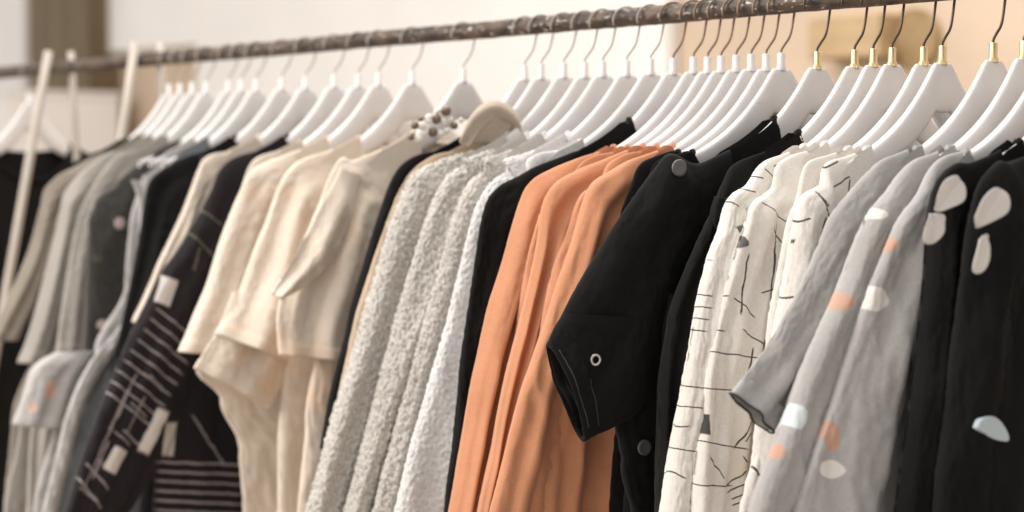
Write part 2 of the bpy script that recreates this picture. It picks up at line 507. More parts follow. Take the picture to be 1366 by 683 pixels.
LEGS = [(-0.9147, 0.2, 0.05), (-0.5764, 0.16, 0.05)]
GARMENTS = [{'name': 'black_tee',
  'label': 'black top hanging beyond the wooden legs at the far end',
  'cat': 'top',
  'short': 'black top beyond the legs',
  'X': -1.027,
  'rz': -1.501,
  'zn': -0.063,
  'mat': 'black',
  'body': {'half': 0.2, 'df': 0.07, 'th': (0.008, 0.012, 0.014), 'zbot': -0.98, 'amp': 0.004, 'seed': 3},
  'tubes': [{'part': 'sleeve',
             'out': [(0.125, -0.1594), (0.165, -0.1724), (0.2035, -0.1751), (0.2277, -0.3338), (0.2427, -0.5959)],
             'seed': 7,
             'inn': [(0.104, -0.3094), (0.1158, -0.3707), (0.1253, -0.432), (0.1348, -0.4933), (0.1443, -0.5546), (0.1527, -0.6159)]}],
  'prints': [],
  'extra': [],
  'group': None,
  'collar': True},
 {'name': 'black_vest',
  'label': 'black top glimpsed behind the taupe coat shoulder',
  'cat': 'top',
  'short': 'black top behind the taupe coat',
  'X': -0.4874,
  'rz': -1.6466,
  'zn': -0.0637,
  'mat': 'black',
  'body': {'df': 0.1, 'neck': 0.08, 'zbot': -0.8, 'seed': 6},
  'tubes': [{'part': 'sleeve',
             'out': [(0.125, -0.1601), (0.165, -0.1731), (0.1854, -0.2025), (0.2061, -0.3205), (0.2338, -0.4936), (0.2622, -0.7652)],
             'seed': 14,
             'inn': [(0.0843, -0.3101), (0.1056, -0.4051), (0.1265, -0.5001), (0.1424, -0.5952), (0.1584, -0.6902), (0.1722, -0.7852)]}],
  'prints': [],
  'extra': [],
  'group': None,
  'collar': True},
 {'name': 'taupe_coat',
  'label': 'taupe coat whose long sleeve swings out past the black top',
  'cat': 'coat',
  'short': 'taupe coat',
  'X': -0.4513,
  'rz': -1.6381,
  'zn': -0.0638,
  'mat': 'taupe',
  'body': {'neck': 0.07, 'df': 0.12, 'zbot': -0.9, 'near': [(0.1843, -0.2333), (0.2382, -0.4293), (0.3039, -0.5974), (0.3181, -0.755)], 'seed': 9},
  'tubes': [{'part': 'sleeve',
             'out': [(0.125, -0.1602), (0.165, -0.1732), (0.2363, -0.2147), (0.2522, -0.2574), (0.2733, -0.3242), (0.3084, -0.4023), (0.343, -0.4676)],
             'inn': [(0.1718, -0.3201), (0.2005, -0.2825), (0.2178, -0.3192), (0.2574, -0.4041), (0.2925, -0.4699)],
             'th': (0.008, 0.014, 0.014),
             'k': 1.4,
             'seed': 21}],
  'prints': [],
  'extra': [],
  'group': None,
  'collar': True},
 {'name': 'stone_blouse',
  'label': 'stone coloured blouse with elbow sleeve beside the taupe coat',
  'cat': 'blouse',
  'short': 'stone coloured blouse',
  'X': -0.4108,
  'rz': -1.6624,
  'zn': -0.0638,
  'mat': 'stone',
  'body': {'neck': 0.075, 'df': 0.12, 'zbot': -0.8, 'near': [(0.2087, -0.2818), (0.2422, -0.4517), (0.3066, -0.5942), (0.333, -0.7495)], 'seed': 12},
  'tubes': [{'part': 'sleeve',
             'out': [(0.125, -0.1602), (0.165, -0.1732), (0.221, -0.2207), (0.2354, -0.2632), (0.2591, -0.3538), (0.2826, -0.438), (0.3108, -0.5033)],
             'inn': [(0.1506, -0.3195), (0.1919, -0.282), (0.2053, -0.3429), (0.2267, -0.4401), (0.2477, -0.5027)],
             'th': (0.008, 0.016, 0.018),
             'k': 1.5,
             'seed': 28}],
  'prints': [],
  'extra': [],
  'group': None,
  'collar': True},
 {'name': 'pale_shirt',
  'label': 'pale plain shirt with straight sleeve behind the olive dotted dress',
  'cat': 'shirt',
  'short': 'pale plain shirt',
  'X': -0.3636,
  'rz': -1.6461,
  'zn': -0.0639,
  'mat': 'stone',
  'body': {'neck': 0.075, 'df': 0.12, 'zbot': -0.8, 'near': [(0.2014, -0.2809), (0.2412, -0.4488), (0.2804, -0.5911), (0.3194, -0.744)], 'seed': 15},
  'tubes': [{'part': 'sleeve',
             'out': [(0.125, -0.1603), (0.165, -0.1733), (0.2034, -0.2205), (0.2243, -0.2625), (0.2441, -0.3404), (0.2588, -0.424), (0.2695, -0.4908)],
             'inn': [(0.1431, -0.3183), (0.182, -0.2812), (0.1941, -0.3416), (0.2077, -0.426), (0.2185, -0.4861)],
             'th': (0.008, 0.016, 0.016),
             'k': 1.2,
             'seed': 35},
            {'part': 'panel',
             'out': [(0.2896, -0.4946), (0.3118, -0.589), (0.3244, -0.7435)],
             'inn': [(0.2467, -0.4968), (0.2628, -0.5923), (0.2768, -0.7479)],
             'th': (0.01, 0.014, 0.016),
             'w0': 0.01,
             'seed': 36}],
  'prints': [],
  'extra': [],
  'group': None,
  'collar': True},
 {'name': 'dotted_dress',
  'label': 'dark olive grey dress with pale dots',
  'cat': 'dress',
  'short': 'dark olive dotted dress',
  'X': -0.291,
  'rz': -1.644,
  'zn': -0.0641,
  'mat': 'olive',
  'body': {'neck': 0.09,
           'df': 0.1,
           'zbot': -0.5,
           'near': [(0.2311, -0.226), (0.2479, -0.2789), (0.2513, -0.3969), (0.2545, -0.4795), (0.2575, -0.5385)],
           'th': (0.008, 0.014, 0.016),
           'seed': 18},
  'tubes': [],
  'prints': [('e', 0.1991, -0.2769, 0.0102, 0.0095, 0.0, (0.7529, 0.6105, 0.5647)), ('e', 0.227, -0.4373, 0.0101, 0.0082, 0.0, (0.7529, 0.6105, 0.5647)),
             ('e', 0.2375, -0.3318, 0.0075, 0.0071, 0.0, (0.1022, 0.0887, 0.0723))],
  'extra': [],
  'group': None,
  'collar': True},
 {'name': 'pink_spot_blouse',
  'label': 'pale blouse whose wide short sleeve has faint pink spots',
  'cat': 'blouse',
  'short': 'pink spotted pale blouse',
  'X': -0.2509,
  'rz': -1.6756,
  'zn': -0.0644,
  'mat': 'pale',
  'body': {'neck': 0.085,
           'df': 0.1,
           'zbot': -0.8,
           'near': [(0.1942, -0.2554), (0.2026, -0.3733), (0.2556, -0.4773), (0.3236, -0.5788), (0.355, -0.7276)],
           'th': (0.008, 0.012, 0.014),
           'seed': 21},
  'tubes': [{'part': 'sleeve',
             'out': [(0.3167, -0.4745), (0.3553, -0.4959), (0.3699, -0.5298), (0.387, -0.5829)],
             'inn': [(0.2556, -0.4773), (0.2731, -0.5058), (0.2856, -0.5403), (0.3032, -0.5965)],
             'th': (0.012, 0.018, 0.02),
             'k': 1.6,
             'rows': 40,
             'seed': 49}],
  'prints': [('e', 0.334, -0.5306, 0.0108, 0.015, 0.0, (0.7454, 0.4452, 0.3515)), ('e', 0.3629, -0.5578, 0.0071, 0.0092, 0.0, (0.7305, 0.5149, 0.4342)),
             ('e', 0.2492, -0.5822, 0.0123, 0.0141, 0.0, (0.7454, 0.4452, 0.3515))],
  'extra': [],
  'group': None,
  'collar': True},
 {'name': 'chambray_dress',
  'label': 'grey chambray dress with a pale bound edge',
  'cat': 'dress',
  'short': 'grey chambray dress',
  'X': -0.2047,
  'rz': -1.7223,
  'zn': -0.0647,
  'mat': 'greyteal',
  'body': {'neck': 0.085,
           'df': 0.1,
           'zbot': -0.9,
           'near': [(0.2035, -0.2432), (0.2015, -0.3133), (0.217, -0.4182), (0.2756, -0.4975), (0.3192, -0.5879), (0.3558, -0.7239)],
           'th': (0.008, 0.014, 0.018),
           'seed': 24},
  'tubes': [{'part': 'panel',
             'mat': 'pale',
             'out': [(0.2178, -0.2081), (0.206, -0.249), (0.209, -0.3365), (0.2243, -0.418), (0.2875, -0.49), (0.3262, -0.5759), (0.364, -0.7232)],
             'inn': [(0.2032, -0.2082), (0.1913, -0.2491), (0.1956, -0.3368), (0.2084, -0.4243), (0.266, -0.5026), (0.305, -0.583), (0.3417, -0.7251)],
             'th': (0.004, 0.007, 0.007),
             'w0': 0.016,
             'k': 1,
             'amp': 0.002,
             'hem': 0,
             'seed': 56}],
  'prints': [],
  'extra': [],
  'group': None,
  'collar': True},
 {'name': 'black_blouse',
  'label': 'plain black blouse between the chambray dress and the beige one',
  'cat': 'blouse',
  'short': 'plain black blouse',
  'X': -0.1283,
  'rz': -1.7251,
  'zn': -0.0653,
  'mat': 'black',
  'body': {'neck': 0.08, 'df': 0.1, 'zbot': -0.8, 'near': [(0.171, -0.2772), (0.1839, -0.3922), (0.2091, -0.5296), (0.2406, -0.7351)], 'seed': 27},
  'tubes': [{'part': 'sleeve',
             'out': [(0.125, -0.1617), (0.165, -0.1747), (0.2153, -0.2023), (0.2299, -0.2479), (0.2449, -0.3333), (0.2621, -0.4127), (0.2792, -0.4759)],
             'inn': [(0.1158, -0.2895), (0.1502, -0.2774), (0.1654, -0.3465), (0.1841, -0.4269), (0.2088, -0.4951)],
             'th': (0.008, 0.02, 0.02),
             'seed': 63}],
  'prints': [],
  'extra': [],
  'group': None,
  'collar': True},
 {'name': 'beige_shirt',
  'label': 'beige shirt showing a narrow pointed sleeve before the plum print',
  'cat': 'shirt',
  'short': 'beige shirt',
  'X': -0.0588,
  'rz': -1.7336,
  'zn': -0.0658,
  'mat': 'beige',
  'body': {'neck': 0.08, 'df': 0.1, 'zbot': -0.8, 'seed': 30},
  'tubes': [{'part': 'sleeve',
             'out': [(0.125, -0.1622), (0.165, -0.1752), (0.179, -0.1943), (0.1936, -0.2305), (0.2153, -0.281), (0.2439, -0.3334), (0.2843, -0.4197)],
             'inn': [(0.1044, -0.2767), (0.1554, -0.2647), (0.1797, -0.3098), (0.2086, -0.3545), (0.2493, -0.4321)],
             'th': (0.008, 0.016, 0.014),
             'seed': 70}],
  'prints': [],
  'extra': [],
  'group': None,
  'collar': True},
 {'name': 'printed_kimono',
  'label': 'plum black blouse printed with white bars and fine stripes',
  'cat': 'blouse',
  'short': 'plum black printed blouse',
  'X': 0.0208,
  'rz': -1.7051,
  'zn': -0.0664,
  'mat': 'plum',
  'body': {'neck': 0.08,
           'df': 0.1,
           'zbot': -0.8,
           'near': [(0.1872, -0.2741), (0.2237, -0.4391), (0.269, -0.5581), (0.2927, -0.6225), (0.2978, -0.699)],
           'th': (0.008, 0.012, 0.014),
           'seed': 33},
  'tubes': [{'part': 'sleeve',
             'out': [(0.125, -0.1629), (0.165, -0.1758), (0.1891, -0.1945), (0.2059, -0.2298), (0.2463, -0.2953), (0.2885, -0.3546), (0.3373, -0.4476), (0.3832, -0.5513),
                     (0.4355, -0.6928)],
             'inn': [(0.1027, -0.2864), (0.1331, -0.2748), (0.1612, -0.3301), (0.1999, -0.4068), (0.2288, -0.4941), (0.2764, -0.6072), (0.346, -0.7059)],
             'th': (0.008, 0.02, 0.022, 0.022),
             'k': 1.8,
             'hem': 0,
             'seed': 77}],
  'prints': [('r', 0.2798, -0.3695, 0.0196, 0.012, -1.2031, (0.6105, 0.552, 0.5271)), ('r', 0.2627, -0.4204, 0.0427, 0.0014, -2.4742, (0.305, 0.2623, 0.2623)),
             ('r', 0.272, -0.4354, 0.0426, 0.0014, -2.4718, (0.305, 0.2623, 0.2623)), ('r', 0.2814, -0.4503, 0.0426, 0.0014, -2.4694, (0.305, 0.2623, 0.2623)),
             ('r', 0.2907, -0.4652, 0.0425, 0.0014, -2.467, (0.305, 0.2623, 0.2623)), ('r', 0.3, -0.4799, 0.0425, 0.0014, -2.4646, (0.305, 0.2623, 0.2623)),
             ('r', 0.3093, -0.4948, 0.0424, 0.0014, -2.4622, (0.305, 0.2623, 0.2623)), ('r', 0.3185, -0.5095, 0.0424, 0.0014, -2.4598, (0.305, 0.2623, 0.2623)),
             ('r', 0.3277, -0.5242, 0.0424, 0.0013, -2.4582, (0.305, 0.2623, 0.2623)), ('r', 0.3369, -0.5388, 0.0423, 0.0014, -2.4558, (0.305, 0.2623, 0.2623)),
             ('r', 0.3009, -0.5728, 0.0337, 0.0093, -1.1052, (0.6724, 0.6172, 0.5647)), ('r', 0.3591, -0.6108, 0.0181, 0.0109, -1.0403, (0.6724, 0.6172, 0.5647)),
             ('r', 0.3317, -0.5829, 0.0215, 0.0016, -2.3972, (0.305, 0.2623, 0.2623)), ('r', 0.3805, -0.6093, 0.0289, 0.0016, -1.1241, (0.305, 0.2623, 0.2623)),
             ('r', 0.3851, -0.6333, 0.0261, 0.0016, -2.2611, (0.305, 0.2623, 0.2623)), ('r', 0.3964, -0.6567, 0.0282, 0.0016, -2.1987, (0.305, 0.2623, 0.2623)),
             ('r', 0.3529, -0.5383, 0.0324, 0.0016, -1.0954, (0.305, 0.2623, 0.2623)), ('r', 0.3293, -0.5477, 0.0297, 0.0014, -1.0861, (0.305, 0.2623, 0.2623)),
             ('r', 0.2331, -0.3226, 0.017, 0.0017, -1.2852, (0.1022, 0.0887, 0.0723)), ('r', 0.215, -0.2571, 0.0279, 0.0017, -2.4988, (0.1022, 0.0887, 0.0723)),
             ('r', 0.2282, -0.2982, 0.0342, 0.0016, -2.3211, (0.1022, 0.0887, 0.0723)), ('r', 0.2744, -0.5866, 0.0246, 0.0099, -1.4691, (0.5149, 0.4678, 0.4125)),
             ('r', 0.2134, -0.5925, 0.0461, 0.0017, -2.1642, (0.305, 0.2623, 0.2623)), ('r', 0.298, -0.5006, 0.017, 0.0012, -2.3998, (0.305, 0.2623, 0.2623)),
             ('r', 0.3235, -0.5406, 0.017, 0.0012, -2.3937, (0.305, 0.2623, 0.2623)), ('r', 0.3488, -0.5802, 0.0169, 0.0012, -2.3875, (0.305, 0.2623, 0.2623)),
             ('r', 0.3739, -0.6196, 0.0169, 0.0012, -2.3813, (0.305, 0.2623, 0.2623)), ('r', 0.3987, -0.6586, 0.0169, 0.0012, -2.3751, (0.305, 0.2623, 0.2623)),
             ('r', 0.3415, -0.52, 0.035, 0.0011, -1.1282, (0.305, 0.2623, 0.2623)), ('r', 0.3576, -0.5514, 0.0348, 0.0011, -1.1303, (0.305, 0.2623, 0.2623)),
             ('r', 0.3736, -0.5828, 0.0347, 0.0011, -1.129, (0.305, 0.2623, 0.2623)), ('r', 0.3894, -0.614, 0.0346, 0.0011, -1.1298, (0.305, 0.2623, 0.2623)),
             ('r', 0.226, -0.6258, 0.0675, 0.0017, -3.0385, (0.305, 0.2623, 0.2623)), ('r', 0.2261, -0.6401, 0.0675, 0.0017, -3.0355, (0.305, 0.2623, 0.2623)),
             ('r', 0.2262, -0.6545, 0.0675, 0.0017, -3.0333, (0.305, 0.2623, 0.2623)), ('r', 0.2262, -0.6688, 0.0676, 0.0017, -3.0312, (0.305, 0.2623, 0.2623)),
             ('r', 0.2263, -0.6832, 0.0676, 0.0018, -3.0282, (0.305, 0.2623, 0.2623)), ('r', 0.2264, -0.6976, 0.0676, 0.0017, -3.0268, (0.305, 0.2623, 0.2623))],
  'extra': [],
  'group': None,
  'collar': True},
 {'name': 'cream_tee',
  'label': 'cream tee with the lowest hem, beside the plum print',
  'cat': 't-shirt',
  'short': 'cream tee beside the plum print',
  'X': 0.1385,
  'rz': -1.7516,
  'zn': -0.0674,
  'mat': 'cream',
  'body': {'neck': 0.085,
           'df': 0.11,
           'zbot': -0.8,
           'near': [(0.1961, -0.272), (0.248, -0.421), (0.2843, -0.4784), (0.2486, -0.5229), (0.2217, -0.5944), (0.2154, -0.703)],
           'th': (0.008, 0.016, 0.02),
           'seed': 36},
  'tubes': [{'part': 'sleeve',
             'out': [(0.125, -0.1638), (0.165, -0.1768), (0.2014, -0.1946), (0.2221, -0.231), (0.2473, -0.2928), (0.2792, -0.3773), (0.3131, -0.4506)],
             'inn': [(0.0973, -0.3059), (0.1442, -0.2943), (0.1677, -0.348), (0.1887, -0.4123), (0.205, -0.4614)],
             'th': (0.008, 0.022, 0.028),
             'k': 1.6,
             'amp': 0.009,
             'seed': 84}],
  'prints': [],
  'extra': [],
  'group': None,
  'collar': True},
 {'name': 'cream_tee',
  'label': 'cream tee with doubled sleeve edges, middle of the cream tees',
  'cat': 't-shirt',
  'short': 'middle cream tee',
  'X': 0.2239,
  'rz': -1.7631,
  'zn': -0.0682,
  'mat': 'cream',
  'body': {'neck': 0.085,
           'df': 0.11,
           'zbot': -0.8,
           'near': [(0.17, -0.2707), (0.1989, -0.4285), (0.2049, -0.5022), (0.2109, -0.5865), (0.2113, -0.6925)],
           'th': (0.008, 0.016, 0.02),
           'seed': 39},
  'tubes': [{'part': 'sleeve',
             'out': [(0.125, -0.1646), (0.165, -0.1776), (0.19, -0.1926), (0.2103, -0.2241), (0.2374, -0.2909), (0.2687, -0.3634), (0.3019, -0.4207)],
             'inn': [(0.0898, -0.3037), (0.1359, -0.2923), (0.1589, -0.345), (0.1774, -0.4081), (0.1934, -0.4668)],
             'th': (0.008, 0.022, 0.03),
             'k': 1.6,
             'amp': 0.01,
             'seed': 91},
            {'part': 'sleeve',
             'out': [(0.2731, -0.3633), (0.2975, -0.4146), (0.3325, -0.4672)],
             'inn': [(0.1477, -0.3984), (0.1765, -0.4611), (0.2229, -0.5288)],
             'th': (0.01, 0.016, 0.014),
             'rows': 40,
             'k': 1.4,
             'w0': -0.004,
             'seed': 92}],
  'prints': [],
  'extra': [],
  'group': None,
  'collar': True},
 {'name': 'cream_tee',
  'label': 'cream tee turned wide open in front, tan shade at its neck',
  'cat': 't-shirt',
  'short': 'front cream tee',
  'X': 0.3461,
  'rz': -1.8026,
  'zn': -0.0693,
  'mat': 'cream',
  'body': {'neck': 0.075,
           'df': 0.12,
           'zbot': -0.85,
           'near': [(0.1724, -0.2276), (0.1946, -0.3501), (0.222, -0.4413), (0.2364, -0.5326), (0.2476, -0.6648)],
           'th': (0.01, 0.02, 0.024),
           'k': 2.2,
           'amp': 0.008,
           'seed': 42},
  'tubes': [{'part': 'sleeve',
             'out': [(0.125, -0.1657), (0.165, -0.1787), (0.181, -0.1745), (0.1984, -0.199), (0.2267, -0.268), (0.2569, -0.3284), (0.2742, -0.3887), (0.2745, -0.4434)],
             'inn': [(0.0896, -0.3005), (0.1175, -0.2898), (0.1343, -0.3411), (0.1488, -0.4026), (0.1577, -0.456)],
             'th': (0.01, 0.026, 0.03),
             'k': 1.8,
             'amp': 0.012,
             'seed': 98},
            {'part': 'panel',
             'out': [(0.194, -0.1918), (0.2267, -0.2528), (0.2611, -0.3131), (0.2931, -0.36)],
             'inn': [(0.1636, -0.202), (0.1813, -0.2685), (0.2162, -0.3292), (0.2784, -0.3684)],
             'th': (0.004, 0.007, 0.003),
             'w0': 0.026,
             'k': 1.0,
             'rows': 40,
             'seed': 99}],
  'prints': [],
  'extra': [],
  'group': None,
  'collar': True},
 {'name': 'beaded_top',
  'label': 'black top with a neckline of white and gold beads',
  'cat': 'top',
  'short': 'black beaded top',
  'X': 0.4836,
  'rz': -1.8547,
  'zn': -0.0707,
  'mat': 'black',
  'body': {'neck': 0.075, 'df': 0.1, 'zbot': -0.8, 'th': (0.01, 0.012, 0.014), 'seed': 45},
  'tubes': [{'part': 'sleeve',
             'out': [(0.125, -0.1671), (0.165, -0.1801), (0.1897, -0.2049), (0.2137, -0.2658), (0.2501, -0.383), (0.2916, -0.558)],
             'seed': 105,
             'inn': [(0.1196, -0.3171), (0.1413, -0.3693), (0.1602, -0.4215), (0.1781, -0.4736), (0.196, -0.5258), (0.2091, -0.578)]}],
  'prints': [],
  'extra': [('beads', {'pts': [(0.1688, -0.1519), (0.1448, -0.1458), (0.1195, -0.1397), (0.0984, -0.1316)], 'n': 8, 'r': 0.006}),
            ('beads', {'pts': [(0.1636, -0.1381), (0.1406, -0.1311), (0.1132, -0.1239)], 'n': 6, 'r': 0.006}),
            ('beads', {'pts': [(0.1552, -0.1243), (0.1363, -0.1182), (0.1195, -0.1161)], 'n': 4, 'r': 0.006})],
  'group': None,
  'collar': True},
 {'name': 'tan_scarf_knit',
  'label': 'tan knit with a bunched soft collar behind the beige boucle',
  'cat': 'sweater',
  'short': 'tan knit',
  'X': 0.5188,
  'rz': -1.8669,
  'zn': -0.071,
  'mat': 'tan',
  'body': {'neck': 0.085, 'df': 0.1, 'zbot': -0.8, 'seed': 48},
  'tubes': [{'part': 'sleeve',
             'out': [(0.125, -0.1675), (0.165, -0.1804), (0.1928, -0.2068), (0.2185, -0.2651), (0.2595, -0.3811), (0.3004, -0.5544)],
             'seed': 112,
             'inn': [(0.127, -0.3175), (0.1507, -0.3689), (0.1697, -0.4203), (0.1874, -0.4716), (0.205, -0.523), (0.2179, -0.5744)]}],
  'prints': [],
  'extra': [('lapel',
             {'pts': [(0.1244, -0.1579), (0.1119, -0.1344), (0.0951, -0.1185), (0.0762, -0.1144), (0.0571, -0.124), (0.0529, -0.1378), (0.0783, -0.1577)],
              'T': 0.006,
              'name': 'collar_fold',
              'm': 'tan_knit'}),
            ('ribbon',
             {'pts': [(0.0422, -0.1496), (0.055, -0.126), (0.0825, -0.1145), (0.1077, -0.1304), (0.1265, -0.1599)],
              'widths': [0.006, 0.01, 0.012, 0.011, 0.008],
              'name': 'collar_roll',
              'm': 'tan_knit',
              'th': 0.005})],
  'group': None,
  'collar': True},
 {'name': 'boucle_sweater',
  'label': 'beige boucle sweater, outermost of the knits beside the cream tees',
  'cat': 'sweater',
  'short': 'beige boucle sweater',
  'X': 0.5658,
  'rz': -1.9269,
  'zn': -0.0715,
  'mat': 'fuzzy',
  'body': {'neck': 0.08, 'df': 0.1, 'zbot': -0.8, 'seed': 51},
  'tubes': [{'part': 'sleeve',
             'out': [(0.125, -0.168), (0.165, -0.1809), (0.1695, -0.1816), (0.2057, -0.199), (0.2298, -0.2452), (0.2518, -0.3124), (0.2837, -0.4176), (0.3164, -0.5222),
                     (0.353, -0.6454)],
             'inn': [(0.1107, -0.2947), (0.1666, -0.2649), (0.1939, -0.3228), (0.2281, -0.419), (0.2662, -0.5241), (0.306, -0.6479)],
             'th': (0.012, 0.028, 0.03, 0.028),
             'sec': 0.8,
             'k': 1.1,
             'amp': 0.004,
             'fuzz': 0.003,
             'wr': 0.002,
             'cr': 0.003,
             'hem': 0,
             'seed': 119}],
  'prints': [],
  'extra': [],
  'group': None,
  'collar': True},
 {'name': 'boucle_sweater',
  'label': 'off white boucle sweater next to the beige boucle one',
  'cat': 'sweater',
  'short': 'off white boucle sweater',
  'X': 0.6085,
  'rz': -1.9242,
  'zn': -0.072,
  'mat': 'fuzzy',
  'body': {'neck': 0.08, 'df': 0.1, 'zbot': -0.8, 'seed': 54},
  'tubes': [{'part': 'sleeve',
             'out': [(0.125, -0.1684), (0.165, -0.1814), (0.1564, -0.1837), (0.1884, -0.2048), (0.2123, -0.2495), (0.2361, -0.3207), (0.2648, -0.4153), (0.2934, -0.519),
                     (0.3269, -0.6411)],
             'inn': [(0.108, -0.2935), (0.1584, -0.2642), (0.1845, -0.3214), (0.2185, -0.4164), (0.2562, -0.5204), (0.2938, -0.6428)],
             'th': (0.012, 0.026, 0.026, 0.024),
             'sec': 0.8,
             'k': 1.1,
             'amp': 0.004,
             'fuzz': 0.0029,
             'wr': 0.002,
             'cr': 0.003,
             'hem': 0,
             'seed': 126}],
  'prints': [],
  'extra': [],
  'group': None,
  'collar': True},
 {'name': 'boucle_sweater',
  'label': 'thin boucle sweater squeezed behind the palest knit',
  'cat': 'sweater',
  'short': 'thin squeezed boucle sweater',
  'X': 0.6443,
  'rz': -1.9267,
  'zn': -0.0724,
  'mat': 'fuzzy',
  'body': {'neck': 0.08, 'df': 0.1, 'zbot': -0.8, 'seed': 57},
  'tubes': [{'part': 'sleeve',
             'out': [(0.125, -0.1688), (0.165, -0.1818), (0.1512, -0.1896), (0.181, -0.2123), (0.2008, -0.2538), (0.2205, -0.3196), (0.2481, -0.4135), (0.2775, -0.5163),
                     (0.3107, -0.6373)],
             'inn': [(0.1112, -0.2925), (0.1512, -0.2636), (0.1811, -0.3202), (0.2128, -0.4143), (0.2482, -0.5174), (0.2836, -0.6388)],
             'th': (0.012, 0.022, 0.022, 0.02),
             'sec': 0.8,
             'k': 1.1,
             'amp': 0.004,
             'fuzz': 0.0028,
             'wr': 0.002,
             'cr': 0.003,
             'hem': 0,
             'seed': 133}],
  'prints': [],
  'extra': [],
  'group': None,
  'collar': True},
 {'name': 'pale_knit',
  'label': 'palest flat knit sweater against the thin black top',
  'cat': 'sweater',
  'short': 'palest flat knit',
  'X': 0.6909,
  'rz': -1.9318,
  'zn': -0.0729,
  'mat': 'fuzzylight',
  'body': {'neck': 0.08, 'df': 0.09, 'zbot': -0.8, 'seed': 60},
  'tubes': [{'part': 'sleeve',
             'out': [(0.125, -0.1694), (0.165, -0.1823), (0.1516, -0.1897), (0.181, -0.2103), (0.2025, -0.2437), (0.2219, -0.318), (0.2491, -0.4106), (0.2781, -0.512),
                     (0.3109, -0.6315)],
             'inn': [(0.082, -0.2916), (0.1219, -0.2629), (0.1417, -0.3191), (0.1693, -0.4126), (0.1958, -0.5151), (0.2252, -0.6359)],
             'th': (0.01, 0.02, 0.022, 0.022),
             'k': 1.0,
             'amp': 0.004,
             'fuzz': 0.0015,
             'wr': 0.002,
             'cr': 0.003,
             'hem': 0,
             'seed': 140}],
  'prints': [],
  'extra': [],
  'group': None,
  'collar': True},
 {'name': 'black_tee',
  'label': 'thin black top beside the first orange shirt',
  'cat': 'top',
  'short': 'black top beside the orange shirts',
  'X': 0.7777,
  'rz': -1.896,
  'zn': -0.074,
  'mat': 'black',
  'body': {'neck': 0.06, 'df': 0.06, 'zbot': -0.8, 'th': (0.01, 0.014, 0.016), 'seed': 63},
  'tubes': [{'part': 'sleeve',
             'out': [(0.125, -0.1704), (0.165, -0.1834), (0.2021, -0.1991), (0.2328, -0.2171), (0.2499, -0.2467), (0.2633, -0.323), (0.2766, -0.4036), (0.2881, -0.5023),
                     (0.3014, -0.6189)],
             'inn': [(0.1142, -0.2888), (0.1633, -0.2609), (0.1875, -0.3242), (0.2068, -0.4055), (0.2261, -0.5048), (0.2453, -0.6221)],
             'th': (0.01, 0.016, 0.016, 0.016),
             'k': 1.2,
             'hem': 0,
             'seed': 147}],
  'prints': [],
  'extra': [],
  'group': None,
  'collar': True},
 {'name': 'orange_shirt',
  'label': 'orange shirt beside the thin black top',
  'cat': 'shirt',
  'short': 'orange shirt beside the black top',
  'X': 0.8142,
  'rz': -1.8834,
  'zn': -0.0744,
  'mat': 'orange',
  'body': {'neck': 0.108, 'df': 0.09, 'zbot': -0.85, 'seed': 66},
  'tubes': [{'part': 'sleeve',
             'out': [(0.125, -0.1708), (0.165, -0.1838), (0.1875, -0.192), (0.2124, -0.2062), (0.2277, -0.2311), (0.2505, -0.3038), (0.2732, -0.3745), (0.2958, -0.4803),
                     (0.3203, -0.6124)],
             'inn': [(0.1408, -0.2874), (0.17, -0.2601), (0.2028, -0.3225), (0.2305, -0.3934), (0.2581, -0.4908), (0.2875, -0.6143)],
             'th': (0.01, 0.02, 0.02, 0.02),
             'k': 1.6,
             'amp': 0.009,
             'cr': 0.006,
             'wr': 0.002,
             'hem': 0,
             'eh': 0.05,
             'ev': 0.012,
             'seed': 154}],
  'prints': [],
  'extra': [],
  'group': None,
  'collar': True},
 {'name': 'orange_shirt',
  'label': 'orange shirt in the middle of the three',
  'cat': 'shirt',
  'short': 'middle orange shirt',
  'X': 0.8628,
  'rz': -1.8755,
  'zn': -0.0749,
  'mat': 'orange',
  'body': {'neck': 0.105, 'df': 0.09, 'zbot': -0.85, 'seed': 69},
  'tubes': [{'part': 'sleeve',
             'out': [(0.125, -0.1714), (0.165, -0.1843), (0.1894, -0.1938), (0.2161, -0.2096), (0.2331, -0.2367), (0.2406, -0.2848), (0.2575, -0.3545), (0.2837, -0.45),
                     (0.3172, -0.6058)],
             'inn': [(0.147, -0.286), (0.1798, -0.2591), (0.2084, -0.3204), (0.2368, -0.3902), (0.2669, -0.4857), (0.2949, -0.6072)],
             'th': (0.01, 0.02, 0.018, 0.018),
             'k': 1.7,
             'amp': 0.01,
             'cr': 0.006,
             'wr': 0.002,
             'hem': 0,
             'eh': 0.05,
             'ev': 0.012,
             'seed': 161}],
  'prints': [],
  'extra': [],
  'group': None,
  'collar': True},
 {'name': 'orange_shirt',
  'label': 'widest orange shirt, half covered by the black jacket sleeve',
  'cat': 'shirt',
  'short': 'widest orange shirt',
  'X': 0.9139,
  'rz': -1.8483,
  'zn': -0.0755,
  'mat': 'orange',
  'body': {'neck': 0.105,
           'df': 0.1,
           'zbot': -0.85,
           'near': [(0.2056, -0.2578), (0.2621, -0.3858), (0.2993, -0.4788), (0.3288, -0.5971)],
           'k': 3.5,
           'amp': 0.012,
           'seed': 72},
  'tubes': [{'part': 'sleeve',
             'out': [(0.125, -0.172), (0.165, -0.1849), (0.1867, -0.1957), (0.2095, -0.2112), (0.2227, -0.2361), (0.2378, -0.2833), (0.2659, -0.36), (0.2993, -0.4531),
                     (0.3399, -0.5963)],
             'inn': [(0.1089, -0.285), (0.148, -0.267), (0.1768, -0.3275), (0.1939, -0.3879), (0.21, -0.4828), (0.2222, -0.6039)],
             'th': (0.01, 0.022, 0.022, 0.024),
             'k': 2.2,
             'amp': 0.012,
             'cr': 0.007,
             'wr': 0.002,
